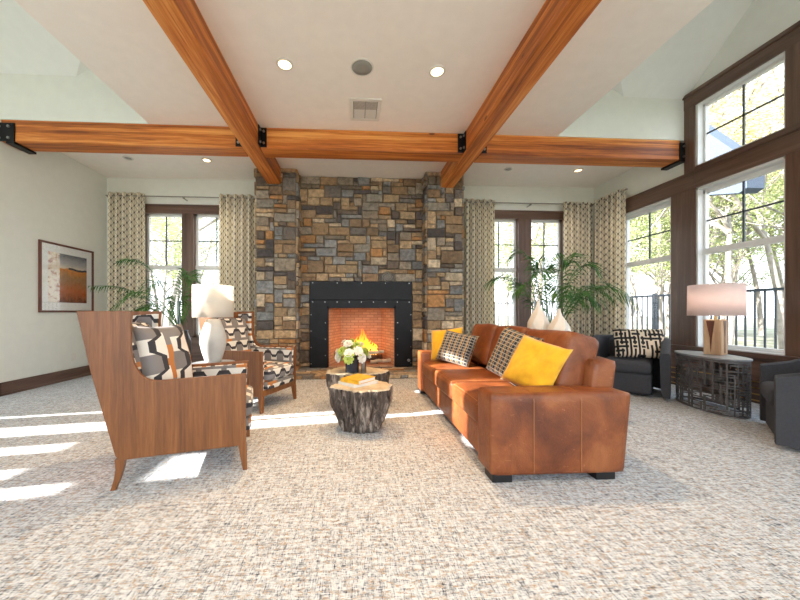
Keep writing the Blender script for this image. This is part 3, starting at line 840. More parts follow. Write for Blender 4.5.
curtain((XR - .13, 5.83, 0), (XR - .13, 5.20, 0), 3.27, 'patterned curtain panel on the right wall beside the far window', 5, seed=5)
for a, b, lab in ((-4.55, -1.84, 'thin metal curtain rod over the left back window'), (2.10, 4.74, 'thin metal curtain rod over the right back window')):
    r = empty('curtain_rod', ((a + b) / 2, yc, 3.235)); h = (b - a) / 2
    bm = NB(); tube(bm, [(-h, 0, 0), (h, 0, 0)], .011, 8); obj('rod', bm, 'nickel', r)
    for x in (-h + .04, .03, h - .04):
        bm = NB(); tube(bm, [(x, .128, -.03), (x, .02, -.03), (x, 0, -.012)], .009, 6); lathe(bm, [(.001, -.04), (.022, -.03), (.022, -.015), (.001, -.005)], 10, (x, 0)); obj('bracket', bm, 'nickel', r)
    tag(r, lab, 'curtain rod')
r = empty('curtain_rod', (XR - .13, 5.5, 3.235)); bm = NB(); tube(bm, [(0, -.36, 0), (0, .40, 0)], .011, 8); obj('rod', bm, 'nickel', r)
bm = NB(); tube(bm, [(.128, .3, -.03), (.02, .3, -.03), (0, .3, -.012)], .009, 6); obj('bracket', bm, 'nickel', r)
tag(r, 'thin metal curtain rod on the right wall', 'curtain rod')
r.children[0].data = r.children[0].data
# ------------------------------------------------------------------ picture, outlet
r = empty('framed_picture', (XL, 5.255, 1.63))
W2, H2 = .47, .535
bm = boxes((0, .03, -W2, W2, H2 - .03, H2), (0, .03, -W2, W2, -H2, -H2 + .03), (0, .03, -W2, -W2 + .03, -H2 + .03, H2 - .03), (0, .03, W2 - .03, W2, -H2 + .03, H2 - .03))
obj('frame', bm, 'frame_wood', r, bevel=.004)
obj('mat_board', boxes((.004, .012, -W2 + .03, W2 - .03, -H2 + .03, H2 - .03)), 'mat_board', r)
bm = NB(); uvl = bm.loops.layers.uv.verify()
f = poly(bm, [(.0135, -.335, -.38), (.0135, .34, -.38), (.0135, .34, .39), (.0135, -.335, .39)])
for l, q in zip(f.loops, ((0, 0), (1, 0), (1, 1), (0, 1))): l[uvl].uv = q
obj('print', bm, 'landscape_print', r)
obj('glazing', boxes((.018, .020, -W2 + .03, W2 - .03, -H2 + .03, H2 - .03)), 'pane_glass', r)
tag(r, 'framed landscape print of a rust coloured field on the left wall', 'picture')
r = empty('wall_outlet', (XL, 5.36, .36)); obj('cover_plate', boxes((0, .006, -.04, .04, -.06, .06)), 'white_plastic', r, bevel=.002)
for z in (-.025, .025): obj('socket', boxes((.006, .009, -.016, .016, z - .014, z + .014)), 'mat_board', r, bevel=.003)
tag(r, 'white electrical outlet low on the left wall under the picture', 'outlet')

# ------------------------------------------------------------------ armchairs
CW = .64
def make_chair(pillow=False):
    root = empty('armchair')
    hw = CW / 2
    arc = [(-.660, .95), (-.662, .88), (-.655, .819), (-.645, .775), (-.631, .742), (-.612, .708), (-.588, .683), (-.56, .668), (-.525, .660)]
    prof = [(-.655, 1.106), (-.662, 1.03)] + arc + [(.006, .670), (.006, .173), (-.715, .181), (-.742, .21), (-.80, .46), (-.865, .74), (-.932, 1.106)]
    for s in (-1, 1):
        y = s * hw; bm = NB(); prism(bm, [(x, y, z) for x, z in prof], (0, -s * .03, 0))
        p = obj('side_panel', bm, 'chair_wood', root, bevel=.004)
        # inner fabric lining
        bm = NB(); lin = [(x - .012 if x > -.5 else x - .012, z - .02) for x, z in prof[:12]] + [(-.02, .24), (-.70, .24), (-.76, .46), (-.82, .74), (-.88, 1.07)]
        prism(bm, [(x, y - s * .031, z) for x, z in lin], (0, -s * .035, 0)); obj('lining', bm, 'chair_fabric', p, uv=True, bevel=.008)
        # legs
        bm = NB()
        def quad(x0, x1, z, yy0, yy1): return [bm.verts.new((x0, yy0, z)), bm.verts.new((x1, yy0, z)), bm.verts.new((x1, yy1, z)), bm.verts.new((x0, yy1, z))]
        rings = [quad(.006 - .05, .010, .18, y, y - s * .045), quad(-.030, .012, .09, y, y - s * .04), quad(-.014, .014, 0, y, y - s * .03)]
        for a, b in zip(rings, rings[1:]):
            for k in range(4): bm.faces.new((a[k], a[(k + 1) % 4], b[(k + 1) % 4], b[k]))
        bm.faces.new(rings[0]); bm.faces.new(rings[-1]); obj('leg', bm, 'chair_wood', root, bevel=.003)
        bm = NB(); rings = [quad(-.746, -.690, .19, y, y - s * .045), quad(-.741, -.700, .13, y, y - s * .042), quad(-.749, -.715, .07, y, y - s * .04), quad(-.768, -.740, 0, y, y - s * .032)]
        for a, b in zip(rings, rings[1:]):
            for k in range(4): bm.faces.new((a[k], a[(k + 1) % 4], b[(k + 1) % 4], b[k]))
        bm.faces.new(rings[0]); bm.faces.new(rings[-1]); obj('leg', bm, 'chair_wood', root, bevel=.003)
    # back panel, rails
    i = hw - .03
    bm = NB(); prism(bm, [(-.728, -i, .18), (-.742, -i, .21), (-.80, -i, .46), (-.865, -i, .74), (-.930, -i, 1.10), (-.905, -i, 1.10), (-.842, -i, .74), (-.778, -i, .46), (-.715, -i, .18)], (0, 2 * i, 0))
    obj('back_panel', bm, 'chair_wood', root, bevel=.003)
    obj('seat_rail', boxes((-.024, .0, -i, i, .175, .235), (-.715, -.69, -i, i, .18, .24), (-.69, -.02, -i, -i + .02, .18, .22), (-.69, -.02, i - .02, i, .18, .22)), 'chair_wood', root, bevel=.003)
    j = i - .04
    bm = NB(); softbox(bm, -.74, .035, -j, j, .235, .335, .03, 8); obj('seat_base', bm, 'chair_fabric', root, smooth=True, uv=True)
    bm = NB(); softbox(bm, -.62, .045, -j + .005, j - .005, .335, .475, .045, 10, (0, 0, .02)); obj('seat_cushion', bm, 'chair_fabric', root, smooth=True, uv=True)
    bm = NB(); softbox(bm, -.09, .09, -j + .005, j - .005, .0, .60, .07, 10, (.02, 0, 0)); boxuv(bm)
    R = Matrix.Rotation(radians(-13), 4, 'Y'); bmesh.ops.transform(bm, matrix=Matrix.Translation((-.66, 0, .435)) @ R, verts=bm.verts[:])
    obj('back_cushion', bm, 'chair_fabric', root, smooth=True)
    return root
ca0 = make_chair()
def place_chair(o, foot, ang, label):
    a = radians(ang); lx, ly = 0.0, -CW / 2
    o.location = (foot[0] - (lx * cos(a) - ly * sin(a)), foot[1] - (lx * sin(a) + ly * cos(a)), 0); o.rotation_euler = (0, 0, a)
    return tag(o, label, 'armchair', 'wooden framed patterned armchairs')
place_chair(ca0, (-.763, 2.201), 16.7, 'nearest wood sided armchair seen from its side, with a patterned pillow')
ca1 = copy_tree(ca0); place_chair(ca1, (-1.010, 3.401), -24.0, 'patterned wood armchair by the hearth, beyond the white table lamp')

def throw_pillow(name, w, h, t, mat, loc, yaw, lean, roll, label, group=None, cat='pillow', seed=0):
    bm = NB(); cushion(bm, w, h, t, seed=seed)
    R = Matrix.Rotation(radians(yaw), 4, 'Z') @ Matrix.Rotation(radians(lean), 4, 'Y') @ Matrix.Translation((0, 0, h / 2)) @ Matrix.Rotation(radians(roll), 4, 'X') @ Matrix.Translation((0, 0, -h / 2))
    bmesh.ops.transform(bm, matrix=R, verts=bm.verts[:])
    o = obj(name, bm, mat, smooth=True, loc=loc); return tag(o, label, cat, group)
a = radians(16.7); lx, ly = -.50, -.06; O = ca0.location
throw_pillow('throw_pillow', .42, .52, .15, 'pillow_fabric', (O.x + lx * cos(a) - ly * sin(a), O.y + lx * sin(a) + ly * cos(a), .50), 16.7 - 30, -12, 0, 'square pillow with bold charcoal zigzags sitting in the near armchair', seed=3)

# ------------------------------------------------------------------ left side table, lamp
r = empty('side_table', (-1.40, 3.15, 0))
bm = NB(); lathe(bm, [(.19, .57), (.2, .58), (.2, .6)], 40); obj('table_top', bm, 'stone_table_top', r, bevel=.003)
bm = NB(); tube(bm, [(0, 0, .012), (0, 0, .57)], .02, 16); obj('pedestal', bm, 'black_iron', r, smooth=True)
bm = NB(); lathe(bm, [(.14, 0), (.14, .01), (.03, .016)], 40); obj('base', bm, 'black_iron', r)
tag(r, 'small round table under the white lamp, hidden between the two armchairs', 'side table')
r = empty('table_lamp', (-1.40, 3.15, .60))
bm = NB(); lathe(bm, [(.062, 0), (.072, .01), (.078, .03), (.105, .12), (.122, .20), (.118, .26), (.098, .33), (.075, .39), (.064, .425), (.058, .43)], 40); obj('lamp_base', bm, 'lamp_ceramic', r, smooth=True)
bm = NB(); tube(bm, [(0, 0, .43), (0, 0, .53)], .011, 10); lathe(bm, [(.03, .425), (.03, .437)], 16); obj('neck', bm, 'nickel', r)
bm = NB(); lathe(bm, [(.184, .448), (.184, .76)], 48, cap=False); o = obj('lamp_shade', bm, 'linen_shade', r, smooth=True); s = o.modifiers.new('s', 'SOLIDIFY'); s.thickness = .003
bm = NB(); tube(bm, [(-.18, 0, .73), (.18, 0, .73)], .003, 6); tube(bm, [(0, -.18, .73), (0, .18, .73)], .003, 6); tube(bm, [(0, 0, .53), (0, 0, .735)], .004, 6); lathe(bm, [(.001, .795), (.01, .785), (.006, .735)], 10); obj('harp', bm, 'nickel', r)
tag(r, 'white ceramic vase lamp with white drum shade between the two armchairs', 'table lamp')

# ------------------------------------------------------------------ leather sofa
r = empty('leather_sofa', (1.3, 3.05, 0))
def sp(name, bm, mat='leather', parent=None, **k):
    o = obj(name, bm, mat, parent or r, **k)
    if parent is None: o.location = (-1.3, -3.05, 0)
    return o
y0, y1 = 1.93, 4.26; AW = .23
bm = NB(); softbox(bm, .90, 1.72, y0 + .04, y1 - .04, .055, .30, .03, 8); base = sp('seat_deck', bm, smooth=True)
for k, (ya, yb2) in enumerate(((y0, y0 + AW), (y1 - AW, y1))):
    bm = NB(); softbox(bm, .868, 1.76, ya, yb2, .05, .575, .022, 12, (0, .003, .003))
    for v in bm.verts:    # the arm leans outwards and backwards a little
        t = max(0, (v.co.z - .05) / .52)
        if v.co.x > 1.4: v.co.x += .05 * t
    arm = sp('arm', bm, smooth=True)
    s = -1 if k == 0 else 1; yy = (ya if k == 0 else yb2) + s * .0045
    for x in (1.145, 1.46):
        bm = NB(); pts = [(x, yy, .07 + i * .046) for i in range(11)] + [(x + .003, yy - s * .018, .572), (x + .003, yy - s * .1, .582), (x, yy - s * (AW - .03), .575)]
        tube(bm, pts, .0028, 6); sp('seam', bm, 'leather_stitch', arm)
    bm = NB()
    for yy in (ya + .028, yb2 - .028): tube(bm, [(.874, yy, .08), (.868, yy, .3), (.872, yy, .55), (.886, yy, .569), (1.3, yy, .577), (1.7, yy, .574)], .0028, 6)
    sp('piping', bm, 'leather', arm)
bm = NB(); softbox(bm, 1.60, 1.79, y0 + .15, y1 - .15, .05, .77, .045, 10)
for v in bm.verts: v.co.x += .07 * max(0, (v.co.z - .3) / .47)
sp('back_frame', bm, smooth=True)
n = 3; Ls = (y1 - y0 - 2 * AW) / n
for k in range(n):
    a, b = y0 + AW + k * Ls, y0 + AW + (k + 1) * Ls
    bm = NB(); softbox(bm, .874, 1.50, a + .003, b - .003, .285, .465, .045, 12, (.008, 0, .022)); o = sp('seat_cushion', bm, smooth=True)
    bm = NB(); tube(bm, [(.878, a + .03, .43), (.892, a + .022, .462), (1.2, a + .018, .470), (1.45, a + .02, .465)], .0028, 6); tube(bm, [(.888, a + .04, .455), (.884, (a + b) / 2, .462), (.888, b - .04, .455)], .0028, 6); sp('piping', bm, 'leather_stitch', o)
    bm = NB(); softbox(bm, -.125, .125, a + .003, b - .003, 0, .47, .055, 12, (.028, 0, .010))
    for v in bm.verts:
        v.co.x += .010 * noise.noise(v.co * 5); v.co.z += .012 * noise.noise(v.co * 4 + Vector((3, 3, 3)))
    bmesh.ops.transform(bm, matrix=Matrix.Translation((1.575, 0, .475)) @ Matrix.Rotation(radians(14), 4, 'Y'), verts=bm.verts[:])
    o = sp('back_cushion', bm, smooth=True)
for x in (.885, 1.58):
    for y in (y0 + .02, y1 - .14):
        bm = boxes((x, x + .13, y, y + .12, 0, .056)); sp('foot', bm, 'black_iron', bevel=.003)
tag(r, 'long tan leather three seat sofa with its end towards the viewer', 'sofa')
throw_pillow('throw_pillow', .40, .42, .14, 'yellow_velvet', (1.31, 2.28, .50), 212, -26, -14, 'mustard yellow pillow at the near end of the sofa, in front of plaid', seed=1)
throw_pillow('throw_pillow', .46, .46, .14, 'plaid', (1.31, 2.64, .50), 196, -20, -12, 'plaid pillow leaning behind the near yellow pillow on the sofa', seed=2)
throw_pillow('throw_pillow', .46, .40, .16, 'plaid', (1.16, 3.60, .485), 222, -24, -8, 'plaid pillow at the far end of the sofa', seed=4)
throw_pillow('throw_pillow', .44, .42, .14, 'yellow_velvet', (1.13, 3.87, .485), 228, -18, 8, 'yellow pillow behind the plaid one at the far sofa arm', seed=5)

# ------------------------------------------------------------------ stump tables, books, flowers
def stump(name, c, top, bot, h, label, seed, sx=1, sy=1):
    bm = NB(); seg = 96; nz = 22; cl = []
    def lobes(a): 
        v = Vector((cos(a) * 1.3, sin(a) * 1.3, seed))
        return 1 + .22 * noise.noise(v) + .10 * noise.noise(v * 2.6)
    rings = []
    for j in range(nz + 1):
        t = j / nz; base = bot + (top - bot) * min(1, t * 1.5) ** .75 ; ring = []
        for i in range(seg):
            a = 2 * pi * i / seg
            v = Vector((cos(a) * 2.2, sin(a) * 2.2, t * .9 + seed))
            groove = abs(noise.noise(Vector((cos(a) * 3.4, sin(a) * 3.4, seed + t * .8))))
            rr = base * (lobes(a) + (1 - t) * .15 * noise.noise(v)) * (1 - .26 * max(0, .35 - groove) / .35 * (1 - .5 * t)) + .016 * noise.noise(v * 6)
            zz = h * t
            ring.append(bm.verts.new((rr * cos(a) * sx, rr * sin(a) * sy, zz)))
        rings.append(ring)
    for A, B in zip(rings, rings[1:]):
        for i in range(seg): bm.faces.new((A[i], A[(i + 1) % seg], B[(i + 1) % seg], B[i]))
    bm.faces.new(rings[0][::-1])
    topo = [tuple(v.co) for v in rings[-1]]
    r = empty(name, c)
    obj('trunk', bm, 'stump_bark', r, autosmooth=True)
    bm = NB(); a = [bm.verts.new((x * 1.0, y * 1.0, z - .002)) for x, y, z in topo]; b = [bm.verts.new((x * .97, y * .97, z + .014)) for x, y, z in topo]
    for i in range(seg): bm.faces.new((a[i], a[(i + 1) % seg], b[(i + 1) % seg], b[i]))
    bm.faces.new(b); obj('table_top', bm, 'cut_wood', r)
    return tag(r, label, 'side table', 'tree stump tables')
stump('stump_table', (.06, 2.93, 0), .28, .18, .40, 'front tree stump table with two books on top', 1.3, 1.05, .85)
stump('stump_table', (.02, 3.66, 0), .34, .20, .40, 'rear tree stump table carrying the flower vase', 5.1, 1.12, .75)
def book(w, d, h, z, rot, cover, label):
    r = empty('book', (.035, 2.98, z), radians(rot))
    obj('cover', boxes((-w / 2, w / 2, -d / 2, d / 2, 0, .003), (-w / 2, w / 2, -d / 2, d / 2, h - .003, h), (-w / 2, -w / 2 + .003, -d / 2, d / 2, 0, h)), cover, r)
    obj('pages', boxes((-w / 2 + .004, w / 2 - .005, -d / 2 + .005, d / 2 - .005, .003, h - .003)), 'paper', r)
    tag(r, label, 'book', 'books on the front stump table')
book(.30, .24, .026, .4145, 40, 'mat_board', 'lower white book under the yellow one on the front stump')
book(.26, .22, .034, .441, 50, 'yellow_cover', 'top book with yellow cover on the front stump')
r = empty('flower_vase', (-.03, 3.55, .414))
bm = NB(); lathe(bm, [(.07, 0), (.078, .006), (.078, .17), (.072, .17), (.072, .012)], 32); obj('vase', bm, 'dark_glass', r, smooth=False, autosmooth=True)
tag(r, 'dark glass cylinder vase on the rear stump', 'vase')
r = empty('flower_bouquet', (-.03, 3.55, .414))
rr = random.Random(9)
bm = NB()
for i in range(22):
    a = rr.uniform(0, 2 * pi); q = rr.uniform(.02, .13); tube(bm, [(rr.uniform(-.03, .03), rr.uniform(-.03, .03), .02), (.02 * cos(a), .02 * sin(a), .17), (q * cos(a), q * sin(a), .2 + .05 * rr.random())], .003, 5)
obj('stems', bm, 'palm_leaf', r)
def blossom(c, R, mat):
    bm = NB(); c = Vector(c); out = (c - Vector((0, 0, .16))).normalized(); s, t = frame_of(out)
    for ring, (n_, rad, up) in enumerate(((6, .35, .9), (7, .75, .6), (8, 1.0, .15))):
        for k in range(n_):
            a = 2 * pi * k / n_ + ring * .4; d = (s * cos(a) + t * sin(a)); e = (s * -sin(a) + t * cos(a))
            p0 = c; p1 = c + d * R * rad * .6 + out * R * up * .8; p2 = c + d * R * rad + out * R * up * .75
            w = R * .36
            v = [bm.verts.new(x) for x in (p0 - e * w * .3, p0 + e * w * .3, p1 + e * w, p2 + e * w * .5, p2 - e * w * .5, p1 - e * w)]
            bm.faces.new((v[0], v[1], v[2], v[5])); bm.faces.new((v[5], v[2], v[3], v[4]))
    o = obj('blossom', bm, mat, r, smooth=True); return o
pos = [(0, 0, .34)] + [(.085 * cos(a), .085 * sin(a), .305) for a in [i * 2 * pi / 6 for i in range(6)]] + [(.145 * cos(a), .145 * sin(a), .245) for a in [i * 2 * pi / 9 + .3 for i in range(9)]] + [(.16 * cos(a), .16 * sin(a), .19) for a in [i * 2 * pi / 7 for i in range(7)]]
for i, p in enumerate(pos): blossom((p[0] * rr.uniform(.9, 1.1), p[1], p[2] + rr.uniform(-.02, .02)), .062, 'petal' if i % 3 else 'petal_green')
bm = NB()
for i in range(40):
    a = rr.uniform(0, 2 * pi); q = rr.uniform(.1, .18); z = rr.uniform(.15, .27); p = Vector((q * cos(a), q * sin(a), z)); d = Vector((cos(a), sin(a), rr.uniform(-.6, .3))) * .06; e = Vector((-sin(a), cos(a), 0)) * .016
    poly(bm, [p, p + d * .5 + e, p + d, p + d * .5 - e])
obj('leaves', bm, 'petal_green', r)
tag(r, 'round bouquet of white and lime flowers in the dark vase', 'flowers')
# slim object beside the vase: candle holder
r = empty('candle_holder', (.10, 3.50, .414)); bm = NB(); lathe(bm, [(.03, 0), (.032, .01), (.03, .13), (.025, .13), (.025, .02)], 24); obj('holder', bm, 'nickel', r, autosmooth=True)
tag(r, 'small metal cylinder holder right of the flower vase', 'candle holder')

# ------------------------------------------------------------------ vases + console behind the sofa, palms
r = empty('console_table', (2.22, 3.55, 0))
obj('table_top', boxes((-.16, .16, -.6, .6, .70, .735)), 'trim_wood_y', r, bevel=.004)
for x in (-.14, .10):
    for y in (-.58, .54): obj('leg', boxes((x, x + .04, y, y + .04, 0, .70)), 'trim_wood_z', r)
tag(r, 'slim wooden console table behind the sofa under the white vases', 'console table')
def facet_vase(x, y, h, R, label):
    bm = NB(); seg = 12; prof = [(.30, 0), (.55, .06), (.9, .22), (1.0, .34), (.92, .48), (.62, .66), (.32, .80), (.17, .90), (.13, 1.0)]
    rings = []
    for j, (q, t) in enumerate(prof):
        rings.append([bm.verts.new((R * q * cos(2 * pi * (k + .5 * j) / seg) * (1 if k % 2 else .86), R * q * sin(2 * pi * (k + .5 * j) / seg) * (1 if k % 2 else .86), t * h)) for k in range(seg)])
    for A, B in zip(rings, rings[1:]):
        for k in range(seg): bm.faces.new((A[k], A[(k + 1) % seg], B[k])); bm.faces.new((A[(k + 1) % seg], B[(k + 1) % seg], B[k]))
    bm.faces.new(rings[0][::-1]); bm.faces.new(rings[-1])
    o = obj('vase', bm, 'white_ceramic', loc=(x, y, .736)); return tag(o, label, 'vase', 'white faceted vases behind the sofa')
facet_vase(2.17, 3.56, .50, .125, 'taller cream faceted teardrop vase behind the sofa')
facet_vase(2.30, 3.38, .40, .120, 'shorter cream faceted teardrop vase behind the sofa, nearer the window side')

def palm(root, base, fronds, leafL=.26, seed=0):
    rr = random.Random(seed)
    for (az, reach, peak, droop, n) in fronds:
        bm = NB(); az = radians(az); d = Vector((cos(az), sin(az), 0)); sd = Vector((-sin(az), cos(az), 0)); pts = []
        b = Vector(base)
        N_ = 22
        for i in range(N_ + 1):
            t = i / N_; s = reach * (t ** 1.25)
            z = peak * sin(min(1, t * 1.15) * pi / 2) - droop * t ** 3
            pts.append(b + d * s + Vector((0, 0, z)) + sd * .03 * sin(t * 3 + seed))
        tube(bm, pts, [.009 * (1 - .8 * i / N_) for i in range(N_ + 1)], 5)
        for k in range(n):
            t = .32 + .68 * k / n; i = min(N_ - 1, int(t * N_)); p = pts[i].lerp(pts[i + 1], t * N_ - i); tg = (pts[i + 1] - pts[i]).normalized()
            L = leafL * (.55 + .75 * sin(pi * min(1, (t - .25) / .75) ** .8)) 
            for s in (-1, 1):
                dirn = (sd * s * .8 + tg * (.55 + .5 * t) + Vector((0, 0, .15 - rr.uniform(.1, .4)))).normalized(); w = tg.cross(dirn).cross(dirn).normalized() * .009
                a0 = p; a1 = p + dirn * L * .5 + w; a1b = p + dirn * L * .5 - w; a2 = p + dirn * L * rr.uniform(.9, 1.1) + Vector((0, 0, -L * rr.uniform(.25, .5)))
                q = [bm.verts.new(x) for x in (a0, a1, a2, a1b)]; bm.faces.new(q)
        obj('frond', bm, 'palm_leaf', root)
r = empty('potted_palm', (-2.85, 5.2, 0))
bm = NB(); lathe(bm, [(.09, 0), (.11, .02), (.15, .25), (.175, .48), (.17, .62), (.135, .73), (.12, .77), (.13, .80), (.115, .80), (.10, .74), (.001, .74)], 40); obj('pot', bm, 'grey_ceramic', r, smooth=True)
bm = NB(); lathe(bm, [(.10, .742), (.05, .75), (.001, .752)], 20); obj('soil', bm, 'soil', r)
palm(r, (0, 0, .75), [(185, 1.35, .78, .02, 26), (200, .8, 1.2, .05, 24), (160, .8, 1.0, .25, 22), (215, .75, .55, .35, 22), (300, .55, .75, .45, 22), (0, .6, .75, .5, 22), (250, .75, .6, .35, 24), (330, .4, 1.0, .15, 20), (95, .35, 1.1, .1, 18), (230, .9, .85, .5, 24)], .26, 2)
tag(r, 'potted palm in a dark grey tall vase at the left window', 'plant')
r = empty('potted_palm', (2.95, 4.55, 0))
bm = NB(); lathe(bm, [(.13, 0), (.15, .02), (.2, .35), (.21, .42), (.19, .42), (.18, .38), (.001, .38)], 40); obj('pot', bm, 'grey_ceramic', r, smooth=True)
bm = NB(); lathe(bm, [(.18, .385), (.05, .39), (.001, .39)], 20); obj('soil', bm, 'soil', r)
palm(r, (0, 0, .40), [(175, .95, 1.35, .22, 26), (195, .75, 1.25, .3, 26), (350, .95, 1.30, .42, 28), (10, .8, 1.15, .35, 26), (265, .45, 1.55, .15, 26), (90, .35, 1.6, .1, 22), (225, .7, 1.45, .25, 26), (310, .6, 1.5, .25, 26), (285, .75, 1.15, .35, 26), (150, .5, 1.7, .1, 22), (330, 1.1, 1.35, .65, 28), (245, .85, 1.2, .3, 26)], .30, 5)
tag(r, 'large palm with arching fronds behind the sofa and white vases', 'plant')

# ------------------------------------------------------------------ barrel chairs
def barrel_chair():
    r = empty('swivel_chair')          # local +x is the front; origin under the middle
    n = 40; w = .35; db = -.36; xf = .36
    path = []
    for i in range(n + 1):
        a = -pi / 2 + (i / n) * pi  # sweep round the back from right to left
        path.append((-abs(cos(a)) ** .75 * .36, w * math.copysign(abs(sin(a)) ** .8, sin(a))))
    path = [(xf, -w), (.18, -w), (.05, -w)] + path + [(.05, w), (.18, w), (xf, w)]
    bm = NB(); outer, inner = [], []
    m = len(path); sec = []
    for k, (x, y) in enumerate(path):
        p = Vector((x, y, 0)); q = Vector(path[min(k + 1, m - 1)] + (0,)) - Vector(path[max(k - 1, 0)] + (0,)); nn = Vector((q.y, -q.x, 0)).normalized()
        t = max(0, min(1, (xf - x) / (xf + .36))); t = min(1, t * 1.5); top = .585 + .165 * (t * t * (3 - 2 * t))
        th = .085
        ring = []
        for (off, z) in ((-.02, .035), (0, .12), (.012, top - .05), (.004, top - .012), (-.02, top), (-th + .02, top), (-th + .002, top - .015), (-th, top - .06), (-th, .2), (-th, .035)):
            ring.append(bm.verts.new(p + nn * off + Vector((0, 0, z))))
        sec.append(ring)
    for A, B in zip(sec, sec[1:]):
        for i in range(10): bm.faces.new((A[i], A[(i + 1) % 10], B[(i + 1) % 10], B[i]))
    bm.faces.new(sec[0][::-1]); bm.faces.new(sec[-1])
    obj('shell', bm, 'charcoal_fabric', r, autosmooth=True)
    bm = NB(); softbox(bm, -.26, .345, -.262, .262, .035, .30, .03, 8); obj('seat_base', bm, 'charcoal_fabric', r, smooth=True)
    bm = NB(); softbox(bm, -.25, .375, -.26, .26, .30, .45, .05, 10, (.01, 0, .015)); obj('seat_cushion', bm, 'charcoal_fabric', r, smooth=True)
    bm = NB(); softbox(bm, -.30, -.16, -.24, .24, .43, .73, .06, 10, (.02, 0, 0)); obj('back_cushion', bm, 'charcoal_fabric', r, smooth=True)
    bm = NB(); lathe(bm, [(.22, 0), (.22, .02), (.16, .034)], 32); obj('swivel_base', bm, 'black_iron', r)
    return r
ch = barrel_chair()
def place_barrel(o, corner, ang, side, label):
    a = radians(ang); lx, ly = .36, side * .35
    o.location = (corner[0] - (lx * cos(a) - ly * sin(a)), corner[1] - (lx * sin(a) + ly * cos(a)), 0); o.rotation_euler = (0, 0, a); return tag(o, label, 'armchair', 'charcoal barrel chairs')
place_barrel(ch, (3.80, 3.66), 222, 1, 'dark grey barrel chair holding a black and cream pillow by the far window')
ch2 = copy_tree(ch); place_barrel(ch2, (3.44, 2.37), 131, 1, 'dark grey barrel chair cut off by the right edge, nearest the viewer')
O = ch.location; a = radians(222)
throw_pillow('throw_pillow', .58, .42, .13, 'glyph_fabric', (O.x + .11 * cos(a) - .15 * sin(a), O.y + .11 * sin(a) + .15 * cos(a), .475), 222 + 22, -20, 0, 'black and cream patterned lumbar pillow on the grey barrel chair', seed=8)

# ------------------------------------------------------------------ oval lattice table + lamp on the right
r = empty('lattice_table', (4.07, 3.35, 0), radians(75))
A_, B_ = .41, .215
bm = NB(); lathe(bm, [(1.0, .590), (1.02, .594), (1.02, .612)], 64, sx=A_, sy=B_); obj('table_top', bm, 'stone_table_top', r, bevel=.003)
bm = NB(); nu, nv = 120, 46; rr = random.Random(4); vt = {}
def lv(i, j):
    i %= nu
    if (i, j) not in vt:
        a = 2 * pi * i / nu; vt[i, j] = bm.verts.new((A_ * .97 * cos(a), B_ * .97 * sin(a), .012 + .575 * j / nv))
    return vt[i, j]
keep = [[False] * nv for _ in range(nu)]
for i in range(nu):
    for j in (0, nv - 1, nv - 2): keep[i][j] = True
i = 0
while i < nu:        # broad uprights and thinner vertical runs
    if rr.random() < .07:
        for j in range(nv): keep[i][j] = keep[min(nu - 1, i + 1)][j] = True
        i += 3; continue
    j = 0
    while j < nv:
        L = rr.randint(4, 14)
        if rr.random() < .74:
            for q in range(j, min(nv, j + L)): keep[i][q] = True
        j += L
    i += rr.choice((2, 2, 3, 3, 4))
j = 1
while j < nv - 3:
    i = 0
    while i < nu:
        L = rr.randint(3, 13)
        if rr.random() < (.86 if j > 9 else .5):
            for q in range(i, min(nu, i + L)): keep[q][j] = True
        i += L
    j += rr.choice((2, 2, 3))
for i in range(nu):
    for j in range(nv):
        if keep[i][j]: bm.faces.new((lv(i, j), lv(i + 1, j), lv(i + 1, j + 1), lv(i, j + 1)))
o = obj('lattice_body', bm, 'lattice_metal', r); s = o.modifiers.new('s', 'SOLIDIFY'); s.thickness = .008; s.offset = 0
tag(r, 'oval side table with dark pierced lattice body by the tall window', 'side table')
r = empty('table_lamp', (4.15, 3.36, .613), radians(20))
bm = NB(); box(bm, -.075, .075, -.075, .075, 0, .40)
obj('lamp_base', bm, 'lamp_wood', r, bevel=.006)
bm = NB(); prism(bm, [(-.03, -.0752, .385), (.035, -.0752, .385), (.008, -.0752, .20), (.01, -.0752, .02), (-.008, -.0752, .02), (-.004, -.0752, .20)], (0, -.003, 0)); prism(bm, [(-.0752, .05, .385), (-.0752, -.02, .385), (-.0752, .0, .2), (-.0752, .012, .02), (-.0752, .02, .2)], (-.003, 0, 0)); obj('cut_shade', bm, 'frame_wood', r)  # V-shaped cuts in the block, their shade put in as dark strips
bm = NB(); tube(bm, [(0, 0, .40), (0, 0, .46)], .012, 10); obj('neck', bm, 'brass', r)
bm = NB(); lathe(bm, [(.232, .445), (.228, .80)], 56, cap=False); o = obj('lamp_shade', bm, 'pink_shade', r, smooth=True); s = o.modifiers.new('s', 'SOLIDIFY'); s.thickness = .003
bm = NB(); tube(bm, [(-.225, 0, .77), (.225, 0, .77)], .003, 6); tube(bm, [(0, -.225, .77), (0, .225, .77)], .003, 6); tube(bm, [(0, 0, .46), (0, 0, .775)], .004, 6); obj('harp', bm, 'brass', r)
bm = NB(); bmesh.ops.create_icosphere(bm, subdivisions=2, radius=.03, matrix=Matrix.Translation((0, 0, .56))); obj('bulb', bm, 'bulb_glow', r, smooth=True)
tag(r, 'block based table lamp with pinkish drum shade on the lattice table', 'table lamp')
l = bpy.data.lights.new('lamp_bulb', 'POINT'); l.energy = 3; l.color = (1, .84, .7); l.shadow_soft_size = .05
o = bpy.data.objects.new('lamp_bulb', l); C.objects.link(o); o.location = (4.15, 3.36, 1.26)

